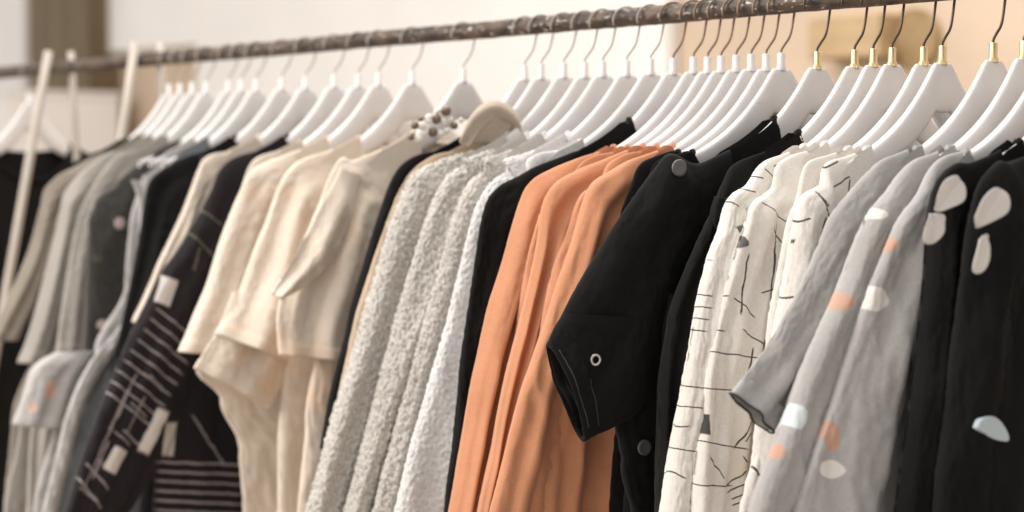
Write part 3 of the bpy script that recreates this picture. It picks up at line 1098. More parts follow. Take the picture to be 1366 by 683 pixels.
             'hem': 0,
             'eh': 0.06,
             'ev': 0.012,
             'seed': 168}],
  'prints': [],
  'extra': [],
  'group': None,
  'collar': True},
 {'name': 'black_jacket',
  'label': 'black jacket with wide buttoned short sleeve over the orange shirts',
  'cat': 'jacket',
  'short': 'black jacket over the orange shirts',
  'X': 1.0207,
  'rz': -1.7656,
  'zn': -0.0769,
  'mat': 'jacket',
  'body': {'neck': 0.06,
           'df': 0.12,
           'zbot': -0.85,
           'near': [(0.2109, -0.2388), (0.249, -0.3536), (0.2696, -0.468), (0.2619, -0.518), (0.2464, -0.5853)],
           'th': (0.012, 0.02, 0.022),
           'seed': 75},
  'tubes': [{'part': 'sleeve',
             'out': [(0.125, -0.1733), (0.165, -0.1863), (0.2014, -0.1777), (0.2226, -0.1942), (0.2531, -0.2303), (0.2852, -0.2725), (0.3187, -0.319), (0.3546, -0.381)],
             'inn': [(0.132, -0.2814), (0.1716, -0.2975), (0.2008, -0.3385), (0.2133, -0.3713), (0.2219, -0.4208), (0.2487, -0.465), (0.3119, -0.4886)],
             'th': (0.012, 0.02, 0.02, 0.012),
             'k': 1.3,
             'amp': 0.006,
             'w0': 0.006,
             'cr': 0.008,
             'eh': 0.07,
             'seed': 175},
            {'part': 'cuff',
             'out': [(0.3362, -0.3493), (0.3463, -0.3652), (0.3555, -0.3826)],
             'inn': [(0.2085, -0.3582), (0.216, -0.4377), (0.3119, -0.4903)],
             'th': (0.021, 0.022, 0.019),
             'k': 1.2,
             'amp': 0.003,
             'w0': 0.007,
             'cr': 0.003,
             'rows': 44,
             'seed': 176},
            {'part': 'panel',
             'out': [(0.2164, -0.3314), (0.2278, -0.3791), (0.2218, -0.4374), (0.2003, -0.4885)],
             'inn': [(0.1715, -0.3226), (0.1762, -0.3809), (0.1789, -0.4394), (0.1758, -0.4899)],
             'th': (0.006, 0.014, 0.01),
             'w0': 0.03,
             'rows': 36,
             'k': 1.2,
             'seed': 177}],
  'prints': [],
  'extra': [('button', {'r': 0.0068, 'm': 'steel', 'hole': 0.0038, 'part': 'snap_ring', 'u': 0.3094, 'z': -0.3995}),
            ('button', {'r': 0.009, 'm': 'dull', 'u': 0.2394, 'z': -0.5003}), ('button', {'r': 0.0095, 'm': 'dull', 'u': 0.2029, 'z': -0.1926}),
            ('seam', {'pts': [(0.3472, -0.3883), (0.3269, -0.4375), (0.312, -0.4739)], 'r': 0.0008}),
            ('seam', {'pts': [(0.3121, -0.4196), (0.3037, -0.4525), (0.2971, -0.4732)], 'r': 0.0007})],
  'group': None,
  'collar': True},
 {'name': 'black_shirt',
  'label': 'black shirt with grey collar tip beside the white printed ones',
  'cat': 'shirt',
  'short': 'black shirt beside the white prints',
  'X': 1.0783,
  'rz': -1.7222,
  'zn': -0.0776,
  'mat': 'black',
  'body': {'neck': 0.08,
           'df': 0.1,
           'zbot': -0.85,
           'near': [(0.1963, -0.2543), (0.2303, -0.3587), (0.2494, -0.4628), (0.2635, -0.5748)],
           'th': (0.01, 0.018, 0.022),
           'seed': 78},
  'tubes': [{'part': 'sleeve',
             'out': [(0.125, -0.174), (0.165, -0.187), (0.1786, -0.2057), (0.1944, -0.2381), (0.2256, -0.2942), (0.2498, -0.35), (0.2621, -0.4138), (0.2657, -0.494),
                     (0.2635, -0.5748)],
             'inn': [(0.1155, -0.28), (0.1562, -0.2793), (0.181, -0.3359), (0.2006, -0.3923), (0.2151, -0.4648), (0.2245, -0.5781)],
             'th': (0.01, 0.022, 0.024, 0.022),
             'k': 1.8,
             'amp': 0.008,
             'hem': 0,
             'seed': 182}],
  'prints': [],
  'extra': [('lapel', {'pts': [(0.1953, -0.2234), (0.1774, -0.2283), (0.1753, -0.2461), (0.1931, -0.2621), (0.2031, -0.2474)], 'T': 0.004, 'name': 'collar_tip'})],
  'group': None,
  'collar': True},
 {'name': 'white_print_shirt',
  'label': 'white shirt with short ink dashes down its edge',
  'cat': 'shirt',
  'short': 'white shirt with edge dashes',
  'X': 1.1062,
  'rz': -1.6394,
  'zn': -0.078,
  'mat': 'whiteprint',
  'body': {'neck': 0.105, 'df': 0.09, 'zbot': -0.9, 'near': [(0.2102, -0.2533), (0.241, -0.3161), (0.2609, -0.4259), (0.2907, -0.5656)], 'seed': 81},
  'tubes': [{'part': 'sleeve',
             'out': [(0.125, -0.1744), (0.165, -0.1874), (0.1842, -0.2088), (0.2093, -0.2246), (0.2196, -0.2531), (0.2401, -0.2924), (0.2582, -0.3549), (0.2741, -0.433),
                     (0.2998, -0.5647)],
             'inn': [(0.1302, -0.2787), (0.1839, -0.2616), (0.2026, -0.3092), (0.2252, -0.3722), (0.2403, -0.4589), (0.2634, -0.5682)],
             'th': (0.01, 0.02, 0.02, 0.02),
             'k': 1.2,
             'hem': 0,
             'seed': 189}],
  'prints': [('r', 0.284, -0.4876, 0.0178, 0.0007, -2.9783, (0.0296, 0.0252, 0.0232)), ('r', 0.2434, -0.273, 0.0121, 0.0007, 2.8956, (0.0296, 0.0252, 0.0232)),
             ('r', 0.251, -0.2909, 0.0123, 0.0007, 3.1008, (0.0296, 0.0252, 0.0232)), ('r', 0.291, -0.509, 0.0129, 0.0007, -2.4111, (0.0296, 0.0252, 0.0232)),
             ('r', 0.2847, -0.4664, 0.0105, 0.0007, 2.8333, (0.0296, 0.0252, 0.0232)), ('r', 0.1919, -0.2159, 0.0093, 0.0007, -2.8796, (0.0296, 0.0252, 0.0232)),
             ('r', 0.1618, -0.198, 0.0061, 0.0007, -2.3389, (0.0296, 0.0252, 0.0232)), ('r', 0.261, -0.3259, 0.0164, 0.0007, -3.0131, (0.0296, 0.0252, 0.0232)),
             ('r', 0.262, -0.3384, 0.0154, 0.0007, -3.0047, (0.0296, 0.0252, 0.0232)), ('r', 0.266, -0.3504, 0.0154, 0.0007, -3.0273, (0.0296, 0.0252, 0.0232)),
             ('r', 0.269, -0.3628, 0.0143, 0.0007, -3.0185, (0.0296, 0.0252, 0.0232)), ('r', 0.2717, -0.4222, 0.0153, 0.0007, -3.0075, (0.0296, 0.0252, 0.0232)),
             ('r', 0.2747, -0.4435, 0.0142, 0.0007, -3.0255, (0.0296, 0.0252, 0.0232)), ('r', 0.1778, -0.2016, 0.0078, 0.0007, -2.8299, (0.0296, 0.0252, 0.0232)),
             ('r', 0.1469, -0.1888, 0.0069, 0.0007, 2.776, (0.0296, 0.0252, 0.0232)), ('r', 0.2112, -0.2284, 0.0076, 0.0007, -2.3284, (0.0296, 0.0252, 0.0232)),
             ('r', 0.2016, -0.2642, 0.0119, 0.0055, -1.935, (0.0802, 0.0762, 0.0723))],
  'extra': [],
  'group': None,
  'collar': True},
 {'name': 'white_print_shirt',
  'label': 'white shirt with ink triangles, squares and a fan of strokes',
  'cat': 'shirt',
  'short': 'white shirt with fan of strokes',
  'X': 1.1337,
  'rz': -1.6575,
  'zn': -0.0784,
  'mat': 'whiteprint',
  'body': {'neck': 0.1, 'df': 0.09, 'zbot': -0.9, 'near': [(0.2115, -0.2528), (0.2315, -0.3154), (0.2562, -0.4243), (0.2805, -0.5636)], 'k': 2.6, 'seed': 84},
  'tubes': [{'part': 'sleeve',
             'out': [(0.125, -0.1748), (0.165, -0.1878), (0.1756, -0.2135), (0.2044, -0.2308), (0.2145, -0.2606), (0.2306, -0.2997), (0.2505, -0.3618), (0.2662, -0.4394),
                     (0.2855, -0.5632)],
             'inn': [(0.0571, -0.2794), (0.1009, -0.2624), (0.122, -0.3186), (0.1429, -0.3823), (0.1634, -0.4698), (0.1837, -0.5726)],
             'th': (0.01, 0.022, 0.024, 0.026),
             'k': 2.6,
             'amp': 0.011,
             'cr': 0.012,
             'hem': 0,
             'seed': 196}],
  'prints': [('r', 0.2702, -0.4606, 0.0101, 0.0065, -1.5261, (0.007, 0.007, 0.007)), ('r', 0.2234, -0.2649, 0.0117, 0.0047, -1.9276, (0.0802, 0.0762, 0.0723)),
             ('r', 0.2211, -0.3151, 0.0318, 0.0007, -1.3824, (0.0296, 0.0252, 0.0232)), ('r', 0.1933, -0.3197, 0.0681, 0.0007, -1.3786, (0.0296, 0.0252, 0.0232)),
             ('r', 0.2315, -0.3893, 0.0359, 0.0007, -2.9851, (0.0296, 0.0252, 0.0232)), ('r', 0.1913, -0.4621, 0.1007, 0.0007, -1.3281, (0.0296, 0.0252, 0.0232)),
             ('r', 0.2539, -0.482, 0.0283, 0.0007, -2.9314, (0.0296, 0.0252, 0.0232)), ('r', 0.1814, -0.2411, 0.0197, 0.0007, -2.4874, (0.0296, 0.0252, 0.0232)),
             ('r', 0.1718, -0.2935, 0.0184, 0.0007, -1.1071, (0.0296, 0.0252, 0.0232)), ('r', 0.1913, -0.3207, 0.0122, 0.0007, 2.7718, (0.0296, 0.0252, 0.0232)),
             ('r', 0.2114, -0.3745, 0.0199, 0.0007, -2.4614, (0.0296, 0.0252, 0.0232)), ('r', 0.1988, -0.4264, 0.017, 0.0007, -1.1374, (0.0296, 0.0252, 0.0232)),
             ('r', 0.2482, -0.3284, 0.0111, 0.0007, 3.0334, (0.0296, 0.0252, 0.0232)), ('r', 0.2589, -0.5051, 0.0145, 0.0007, -2.1243, (0.0296, 0.0252, 0.0232)),
             ('r', 0.1728, -0.3602, 0.0146, 0.0007, -2.1436, (0.0296, 0.0252, 0.0232)), ('r', 0.2616, -0.4237, 0.025, 0.0007, -3.0536, (0.0296, 0.0252, 0.0232)),
             ('r', 0.2627, -0.5243, 0.0216, 0.0007, -3.0604, (0.0296, 0.0252, 0.0232)), ('r', 0.2208, -0.3395, 0.0147, 0.0007, -2.3394, (0.0296, 0.0252, 0.0232)),
             ('r', 0.2215, -0.4035, 0.022, 0.0007, -1.3435, (0.0296, 0.0252, 0.0232)), ('r', 0.2232, -0.4644, 0.0263, 0.0007, -1.0493, (0.0296, 0.0252, 0.0232)),
             ('r', 0.2243, -0.4743, 0.007, 0.0007, -0.9489, (0.0296, 0.0252, 0.0232)), ('r', 0.1813, -0.2649, 0.0131, 0.0007, -1.9882, (0.0296, 0.0252, 0.0232)),
             ('r', 0.224, -0.5062, 0.0124, 0.0007, -2.0939, (0.0296, 0.0252, 0.0232)), ('r', 0.2371, -0.5177, 0.0145, 0.0007, 2.4393, (0.0296, 0.0252, 0.0232)),
             ('r', 0.2361, -0.5265, 0.0123, 0.0007, 2.5322, (0.0296, 0.0252, 0.0232)), ('r', 0.234, -0.5346, 0.0098, 0.0007, 2.5367, (0.0296, 0.0252, 0.0232)),
             ('r', 0.235, -0.5424, 0.0082, 0.0007, 2.6179, (0.0296, 0.0252, 0.0232)), ('r', 0.2027, -0.4658, 0.0087, 0.0007, -1.9396, (0.0296, 0.0252, 0.0232)),
             ('r', 0.2596, -0.3622, 0.0176, 0.0007, -3.0105, (0.0296, 0.0252, 0.0232))],
  'extra': [],
  'group': None,
  'collar': True},
 {'name': 'white_print_shirt',
  'label': 'white shirt with broken ink lines next to the grey sleeve',
  'cat': 'shirt',
  'short': 'white shirt beside the grey sleeve',
  'X': 1.205,
  'rz': -1.6648,
  'zn': -0.079,
  'mat': 'whiteprint',
  'body': {'neck': 0.11, 'df': 0.09, 'zbot': -0.9, 'near': [(0.2009, -0.2516), (0.2207, -0.3128), (0.24, -0.4196), (0.2787, -0.5547)], 'seed': 87},
  'tubes': [{'part': 'sleeve',
             'out': [(0.125, -0.1754), (0.165, -0.1884), (0.1727, -0.2101), (0.1971, -0.2224), (0.207, -0.2477), (0.2168, -0.2899), (0.2305, -0.3509), (0.2499, -0.4267),
                     (0.2738, -0.5552)],
             'inn': [(0.1179, -0.2764), (0.1547, -0.26), (0.1678, -0.3066), (0.1838, -0.3683), (0.2046, -0.4527), (0.2291, -0.5593)],
             'th': (0.01, 0.02, 0.022, 0.02),
             'k': 1.2,
             'hem': 0,
             'seed': 203}],
  'prints': [('r', 0.2082, -0.2482, 0.0086, 0.0009, 2.7849, (0.0296, 0.0252, 0.0232)), ('r', 0.2172, -0.2779, 0.0124, 0.0009, -1.1612, (0.0296, 0.0252, 0.0232)),
             ('r', 0.2188, -0.3246, 0.0076, 0.0009, 2.7549, (0.0296, 0.0252, 0.0232)), ('r', 0.2448, -0.4679, 0.0126, 0.0009, 2.0593, (0.0296, 0.0252, 0.0232)),
             ('r', 0.1534, -0.2077, 0.0135, 0.0009, 2.7309, (0.0296, 0.0252, 0.0232)), ('r', 0.2024, -0.2184, 0.0107, 0.0009, 2.7801, (0.0296, 0.0252, 0.0232)),
             ('r', 0.1789, -0.237, 0.0156, 0.0009, -1.9138, (0.0296, 0.0252, 0.0232)), ('r', 0.1839, -0.2554, 0.0122, 0.0009, -1.2361, (0.0296, 0.0252, 0.0232)),
             ('r', 0.1929, -0.2772, 0.0101, 0.0009, -1.0517, (0.0296, 0.0252, 0.0232)), ('r', 0.2009, -0.2902, 0.0065, 0.0009, -0.6928, (0.0296, 0.0252, 0.0232)),
             ('r', 0.1978, -0.2922, 0.0066, 0.0009, -2.7625, (0.0296, 0.0252, 0.0232)), ('r', 0.1618, -0.1899, 0.011, 0.0009, 2.7796, (0.0296, 0.0252, 0.0232)),
             ('r', 0.143, -0.214, 0.0088, 0.0009, -1.341, (0.0296, 0.0252, 0.0232)), ('r', 0.182, -0.2247, 0.0088, 0.0009, -2.0624, (0.0296, 0.0252, 0.0232)),
             ('r', 0.2664, -0.4931, 0.0168, 0.0009, -1.9358, (0.0296, 0.0252, 0.0232))],
  'extra': [],
  'group': None,
  'collar': True},
 {'name': 'grey_sweatshirt',
  'label': 'plain grey long sleeve ending in a dark edged cuff',
  'cat': 'sweatshirt',
  'short': 'plain grey cuffed sweatshirt',
  'X': 1.2738,
  'rz': -1.6623,
  'zn': -0.079,
  'mat': 'grey',
  'body': {'neck': 0.11, 'df': 0.1, 'zbot': -0.9, 'near': [(0.1986, -0.2504), (0.2181, -0.3251), (0.2373, -0.4142), (0.2659, -0.5468)], 'seed': 90},
  'tubes': [{'part': 'sleeve',
             'out': [(0.125, -0.1754), (0.165, -0.1884), (0.2009, -0.2173), (0.2228, -0.2381), (0.2365, -0.2633), (0.2598, -0.3029), (0.2887, -0.3434), (0.3229, -0.383),
                     (0.3547, -0.4119)],
             'inn': [(0.1315, -0.2819), (0.1576, -0.2661), (0.1839, -0.3035), (0.2119, -0.3403), (0.2416, -0.3766), (0.2746, -0.4195), (0.3034, -0.4547)],
             'th': (0.01, 0.02, 0.016, 0.009),
             'k': 1.5,
             'amp': 0.005,
             'binding': 'stitch',
             'seed': 210}],
  'prints': [],
  'extra': [],
  'group': None,
  'collar': True},
 {'name': 'spotted_sweatshirt',
  'label': 'grey sweatshirt with peach and ice spots, narrow sleeve',
  'cat': 'sweatshirt',
  'short': 'narrow spotted grey sweatshirt',
  'X': 1.3138,
  'rz': -1.6416,
  'zn': -0.079,
  'mat': 'greydot',
  'body': {'neck': 0.11, 'df': 0.1, 'zbot': -0.9, 'near': [(0.2188, -0.2566), (0.2434, -0.3221), (0.2921, -0.4219), (0.349, -0.5329)], 'seed': 93},
  'tubes': [{'part': 'sleeve',
             'out': [(0.125, -0.1754), (0.165, -0.1884), (0.1978, -0.217), (0.218, -0.2346), (0.234, -0.2564), (0.2595, -0.307), (0.2887, -0.3568), (0.3325, -0.4409),
                     (0.3828, -0.5297)],
             'inn': [(0.1514, -0.2802), (0.1777, -0.2647), (0.1969, -0.3089), (0.2209, -0.3598), (0.2564, -0.4388), (0.299, -0.5377)],
             'th': (0.01, 0.022, 0.022, 0.022),
             'k': 1.4,
             'amp': 0.005,
             'cr': 0.005,
             'hem': 0,
             'seed': 217}],
  'prints': [('e', 0.3214, -0.4318, 0.0105, 0.0122, 0.0, (0.7305, 0.7913, 0.7913)), ('e', 0.3238, -0.3687, 0.0124, 0.01, 0.0, (0.807, 0.7605, 0.7011)),
             ('e', 0.2688, -0.3221, 0.0118, 0.0094, 0.0, (0.6038, 0.3515, 0.2542)), ('e', 0.3498, -0.4598, 0.0103, 0.0114, 0.0, (0.6038, 0.3515, 0.2542)),
             ('e', 0.2216, -0.238, 0.0091, 0.0058, 0.0, (0.807, 0.7605, 0.7011))],
  'extra': [],
  'group': None,
  'collar': True},
 {'name': 'spotted_sweatshirt',
  'label': 'grey sweatshirt with white round spots beside the black dress',
  'cat': 'sweatshirt',
  'short': 'white spotted grey sweatshirt',
  'X': 1.348,
  'rz': -1.6683,
  'zn': -0.079,
  'mat': 'greydot',
  'body': {'neck': 0.12, 'df': 0.1, 'zbot': -0.9, 'near': [(0.2086, -0.2562), (0.2326, -0.3212), (0.2706, -0.421), (0.3078, -0.5335)], 'k': 2.4, 'seed': 96},
  'tubes': [{'part': 'sleeve',
             'out': [(0.125, -0.1754), (0.165, -0.1884), (0.19, -0.2212), (0.2098, -0.2416), (0.2234, -0.2618), (0.2464, -0.3063), (0.2711, -0.3632), (0.3028, -0.4405),
                     (0.3452, -0.5301)],
             'inn': [(0.1613, -0.2643), (0.1754, -0.2788), (0.1769, -0.323), (0.1804, -0.3746), (0.1976, -0.4548), (0.2207, -0.5414)],
             'th': (0.01, 0.024, 0.028, 0.026),
             'k': 1.7,
             'amp': 0.006,
             'cr': 0.006,
             'hem': 0,
             'seed': 224}],
  'prints': [('e', 0.2497, -0.32, 0.0145, 0.0122, 0.0, (0.807, 0.7605, 0.7011)), ('e', 0.3047, -0.4812, 0.0113, 0.0085, 0.0, (0.807, 0.7605, 0.7011)),
             ('e', 0.2042, -0.3594, 0.0069, 0.0117, 0.0, (0.807, 0.7605, 0.7011)), ('e', 0.3002, -0.4508, 0.0075, 0.0143, 0.0, (0.6038, 0.3515, 0.2542)),
             ('e', 0.283, -0.3582, 0.0132, 0.0107, 0.0, (0.5776, 0.4564, 0.2623)), ('e', 0.2337, -0.2642, 0.0117, 0.0115, 0.0, (0.6038, 0.3515, 0.2542))],
  'extra': [],
  'group': None,
  'collar': True},
 {'name': 'black_dress',
  'label': 'black dress with a white ribbon bow, beside the spotted grey one',
  'cat': 'dress',
  'short': 'black dress with white bow',
  'X': 1.3923,
  'rz': -1.644,
  'zn': -0.079,
  'mat': 'black',
  'body': {'neck': 0.1, 'df': 0.1, 'zbot': -0.9, 'near': [(0.215, -0.2336), (0.2265, -0.2905), (0.2395, -0.3756), (0.2617, -0.531)], 'seed': 99},
  'tubes': [{'part': 'sleeve',
             'out': [(0.125, -0.1754), (0.165, -0.1884), (0.1871, -0.1907), (0.2093, -0.205), (0.223, -0.2406), (0.2304, -0.2975), (0.2396, -0.3685), (0.2527, -0.4462),
                     (0.2676, -0.5304)],
             'inn': [(0.1448, -0.2634), (0.176, -0.2628), (0.1857, -0.3132), (0.1932, -0.3707), (0.2024, -0.4497), (0.2116, -0.5357)],
             'th': (0.01, 0.02, 0.022, 0.022),
             'k': 1.4,
             'hem': 0,
             'seed': 231}],
  'prints': [],
  'extra': [('lapel',
             {'pts': [(0.2515, -0.2211), (0.2418, -0.2056), (0.2239, -0.2007), (0.2128, -0.2106), (0.2157, -0.2241), (0.2326, -0.2311), (0.2494, -0.2344)],
              'T': 0.001,
              'knot': (0.2523, -0.2358),
              'name': 'bow_loop',
              'm': 'white_ribbon'}),
            ('lapel',
             {'pts': [(0.2592, -0.2364), (0.2404, -0.238), (0.2403, -0.2536), (0.252, -0.2646), (0.2677, -0.2608)],
              'T': 0.001,
              'knot': (0.2494, -0.233),
              'fa': 0.003,
              'name': 'bow_tail',
              'm': 'white_ribbon'})],
  'group': None,
  'collar': True},
 {'name': 'black_dress',
  'label': 'black dress with a white bow and a pale blue half moon',
  'cat': 'dress',
  'short': 'black dress with blue half moon',
  'X': 1.4475,
  'rz': -1.7089,
  'zn': -0.079,
  'mat': 'black',
  'body': {'neck': 0.1,
           'df': 0.1,
           'zbot': -0.9,
           'near': [(0.2059, -0.2402), (0.222, -0.3173), (0.2304, -0.4015), (0.2384, -0.5281)],
           'th': (0.012, 0.024, 0.028),
           'k': 1.6,
           'seed': 102},
  'tubes': [{'part': 'sleeve',
             'out': [(0.125, -0.1754), (0.165, -0.1884), (0.1809, -0.188), (0.2025, -0.2092), (0.2153, -0.2471), (0.2258, -0.3102), (0.2345, -0.3732), (0.243, -0.4431),
                     (0.2551, -0.5266)],
             'inn': [(0.1067, -0.2629), (0.1265, -0.2626), (0.1307, -0.3129), (0.1349, -0.3704), (0.1436, -0.4493), (0.1474, -0.5358)],
             'th': (0.01, 0.024, 0.026, 0.026),
             'k': 1.1,
             'hem': 0,
             'seed': 238}],
  'prints': [],
  'extra': [('lapel',
             {'pts': [(0.2434, -0.2381), (0.2361, -0.2229), (0.2176, -0.2119), (0.2025, -0.2182), (0.2032, -0.2336), (0.22, -0.2432), (0.2395, -0.2493)],
              'T': 0.001,
              'knot': (0.2386, -0.2521),
              'name': 'bow_loop',
              'm': 'white_ribbon'}),
            ('lapel',
             {'pts': [(0.2357, -0.2597), (0.2255, -0.2557), (0.2243, -0.2795), (0.2325, -0.2911), (0.2456, -0.2873)],
              'T': 0.001,
              'knot': (0.2311, -0.2522),
              'fa': 0.003,
              'name': 'bow_tail',
              'm': 'white_ribbon'}),
            ('lapel',
             {'pts': [(0.2271, -0.4368), (0.2216, -0.4288), (0.2085, -0.4267), (0.1951, -0.4346), (0.1873, -0.4507), (0.2063, -0.448)],
              'T': 0.0008,
              'name': 'half_moon_patch',
              'm': 'pale_blue'})],
  'group': None,
  'collar': True},
 {'name': 'beige_shirt',
  'label': 'beige shirt almost hidden behind the cream tees',
  'cat': 'shirt',
  'short': 'hidden beige shirt',
  'X': 0.0855,
  'rz': -1.7657,
  'zn': -0.067,
  'mat': 'beige',
  'body': {'neck': 0.095, 'df': 0.09, 'zbot': -0.8, 'near': [(0.1243, -0.2738), (0.1193, -0.4952), (0.1144, -0.7182)], 'seed': 105},
  'tubes': [{'part': 'sleeve',
             'out': [(0.125, -0.1634), (0.165, -0.1764), (0.1822, -0.2076), (0.1963, -0.2621), (0.2174, -0.3381), (0.2409, -0.4572)],
             'hem': 0,
             'seed': 245,
             'inn': [(0.1105, -0.3134), (0.124, -0.3462), (0.1355, -0.3789), (0.1469, -0.4117), (0.1584, -0.4444), (0.1659, -0.4772)]}],
  'prints': [],
  'extra': [],
  'group': None,
  'collar': True},
 {'name': 'pale_knit',
  'label': 'second pale knit just behind the thin black top',
  'cat': 'sweater',
  'short': 'second pale knit',
  'X': 0.7363,
  'rz': -1.9179,
  'zn': -0.0735,
  'mat': 'fuzzylight',
  'body': {'neck': 0.095, 'df': 0.09, 'zbot': -0.8, 'seed': 108},
  'tubes': [{'part': 'sleeve',
             'out': [(0.125, -0.1699), (0.165, -0.1829), (0.161, -0.2064), (0.1882, -0.234), (0.2095, -0.2981), (0.2404, -0.426), (0.2693, -0.6179)],
             'hem': 0,
             'seed': 252,
             'inn': [(0.1148, -0.3199), (0.1351, -0.3835), (0.1536, -0.4471), (0.1682, -0.5107), (0.1827, -0.5743), (0.1943, -0.6379)]}],
  'prints': [],
  'extra': [],
  'group': None,
  'collar': True},
 {'name': 'orange_shirt',
  'label': 'orange shirt pressed thin behind the middle one',
  'cat': 'shirt',
  'short': 'thin pressed orange shirt',
  'X': 0.8393,
  'rz': -1.8661,
  'zn': -0.0747,
  'mat': 'orange',
  'body': {'neck': 0.108, 'df': 0.09, 'zbot': -0.8, 'seed': 111},
  'tubes': [{'part': 'sleeve',
             'out': [(0.125, -0.1711), (0.165, -0.1841), (0.1853, -0.208), (0.2103, -0.2256), (0.2256, -0.2591), (0.2465, -0.347), (0.2843, -0.6016)],
             'hem': 0,
             'seed': 259,
             'inn': [(0.1403, -0.3211), (0.1566, -0.3812), (0.1705, -0.4413), (0.1844, -0.5014), (0.1983, -0.5615), (0.2093, -0.6216)]}],
  'prints': [],
  'extra': [],
  'group': None,
  'collar': True},
 {'name': 'orange_shirt',
  'label': 'orange shirt pressed thin behind the widest one',
  'cat': 'shirt',
  'short': 'orange shirt behind the widest',
  'X': 0.8886,
  'rz': -1.8797,
  'zn': -0.0752,
  'mat': 'orange',
  'body': {'neck': 0.106, 'df': 0.09, 'zbot': -0.8, 'seed': 114},
  'tubes': [{'part': 'sleeve',
             'out': [(0.125, -0.1717), (0.165, -0.1846), (0.1787, -0.2079), (0.2033, -0.2253), (0.2202, -0.267), (0.2464, -0.3449), (0.2873, -0.5957)],
             'hem': 0,
             'seed': 266,
             'inn': [(0.1386, -0.3217), (0.1572, -0.3805), (0.1718, -0.4393), (0.1864, -0.4981), (0.201, -0.5569), (0.2123, -0.6157)]}],
  'prints': [],
  'extra': [],
  'group': None,
  'collar': True},
 {'name': 'black_shirt',
  'label': 'black shirt pressed flat between orange shirts and black jacket',
  'cat': 'shirt',
  'short': 'flat pressed black shirt',
  'X': 0.9388,
  'rz': -1.8151,
  'zn': -0.0758,
  'mat': 'black',
  'body': {'neck': 0.12, 'df': 0.09, 'zbot': -0.8, 'seed': 117},
  'tubes': [{'part': 'sleeve',
             'out': [(0.125, -0.1723), (0.165, -0.1852), (0.1799, -0.2103), (0.1933, -0.2487), (0.2047, -0.3256), (0.2103, -0.4111), (0.1789, -0.5939)],
             'hem': 0,
             'seed': 273,
             'inn': [(0.1042, -0.3223), (0.1133, -0.3806), (0.1155, -0.4389), (0.1105, -0.4973), (0.1055, -0.5556), (0.1039, -0.6139)]}],
  'prints': [],
  'extra': [],
  'group': None,
  'collar': True},
 {'name': 'black_shirt',
  'label': 'black shirt hidden under the black jacket sleeve',
  'cat': 'shirt',
  'short': 'hidden black shirt',
  'X': 0.9633,
  'rz': -1.818,
  'zn': -0.0761,
  'mat': 'black',
  'body': {'neck': 0.12, 'df': 0.09, 'zbot': -0.8, 'seed': 120},
  'tubes': [{'part': 'sleeve',
             'out': [(0.125, -0.1726), (0.165, -0.1855), (0.1769, -0.2102), (0.1903, -0.2484), (0.2016, -0.3247), (0.2052, -0.4097), (0.1826, -0.5906)],
             'hem': 0,
             'seed': 280,
             'inn': [(0.1013, -0.3226), (0.109, -0.3802), (0.1117, -0.4378), (0.1095, -0.4954), (0.1073, -0.553), (0.1076, -0.6106)]}],
  'prints': [],
  'extra': [],
  'group': None,
  'collar': True},
 {'name': 'white_print_shirt',
  'label': 'plain white shirt tucked between the two ink printed ones',
  'cat': 'shirt',
  'short': 'tucked plain white shirt',
  'X': 1.1788,
  'rz': -1.6735,
  'zn': -0.079,
  'mat': 'whiteprint',
  'body': {'neck': 0.11, 'df': 0.09, 'zbot': -0.8, 'seed': 123},
  'tubes': [{'part': 'sleeve',
             'out': [(0.125, -0.1754), (0.165, -0.1884), (0.1785, -0.2227), (0.1926, -0.2523), (0.2044, -0.2989), (0.2181, -0.3685), (0.2329, -0.5548)],
             'hem': 0,
             'seed': 287,
             'inn': [(0.1096, -0.3254), (0.1236, -0.3753), (0.1326, -0.4252), (0.1416, -0.475), (0.1505, -0.5249), (0.1579, -0.5748)]}],
  'prints': [],
  'extra': [],
  'group': None,
  'collar': True}]
SPARE = []


# ------------------------------------------------------------------ the setting
def box(name, x0, x1, y0, y1, z0, z1, mat, parent=None, bev=.0):
    V = [(x, y, z) for x in (x0, x1) for y in (y0, y1) for z in (z0, z1)]
    F = [(0, 1, 3, 2), (4, 6, 7, 5), (0, 4, 5, 1), (2, 3, 7, 6), (0, 2, 6, 4), (1, 5, 7, 3)]
    o = mesh_obj(name, V, F, mat, parent, smooth=False)
    if bev:
        b = o.modifiers.new('bevel', 'BEVEL'); b.width = bev; b.segments = 3
    return o
M['wall'] = plain('warm_plaster', (.58, .45, .335), .9, var=.07, nscale=3, bumpd=.004, bscale=12)
M['board'] = plain('white_board', (.83, .79, .755), .8, var=.03, nscale=3)
M['post'] = wood('brown_timber', (.10, .07, .035), (.20, .14, .075), (14, 14, 2))
M['peg'] = wood('tan_basket', (.30, .19, .08), (.46, .31, .15), (30, 30, 30))
M['tanbox'] = wood('tan_wood', (.40, .27, .14), (.52, .37, .21), (10, 10, 30))
M['floor'] = wood('pale_floor_boards', (.42, .35, .28), (.55, .47, .39), (2, 20, 20))
tag(box('floor', -9, 6, -6, 6, -.05, 0, M['floor']), kind='structure')
tag(box('wall', -9, 6, 2.00, 2.10, 0, 3.0, M['wall']), kind='structure')
X0, X1, Z0, Z1 = (-3.7798, -1.3501, 0.752, 2.1897)
tag(box('white_board', X0, X1, 1.95, 1.995, 0, Z1, M['board'], bev=.004), 'large white board standing against the beige wall behind the hangers', 'board')
X0, X1, Z0, Z1 = (-4.5609, -3.7723, 1.8569, 2.471)
tag(box('white_canvas', X0, X1 - .01, 1.95, 1.995, Z0, Z1, M['board'], bev=.004), 'blank white canvas hung high on the wall beside the timber post', 'canvas')
X0, X1, Z0, Z1 = (-7.6227, -5.1471, -0.17, 2.697)
tag(box('white_board', X0, X1, 1.95, 1.995, 0, Z1, M['board'], bev=.004), 'tall white board on the far side of the timber post', 'board')
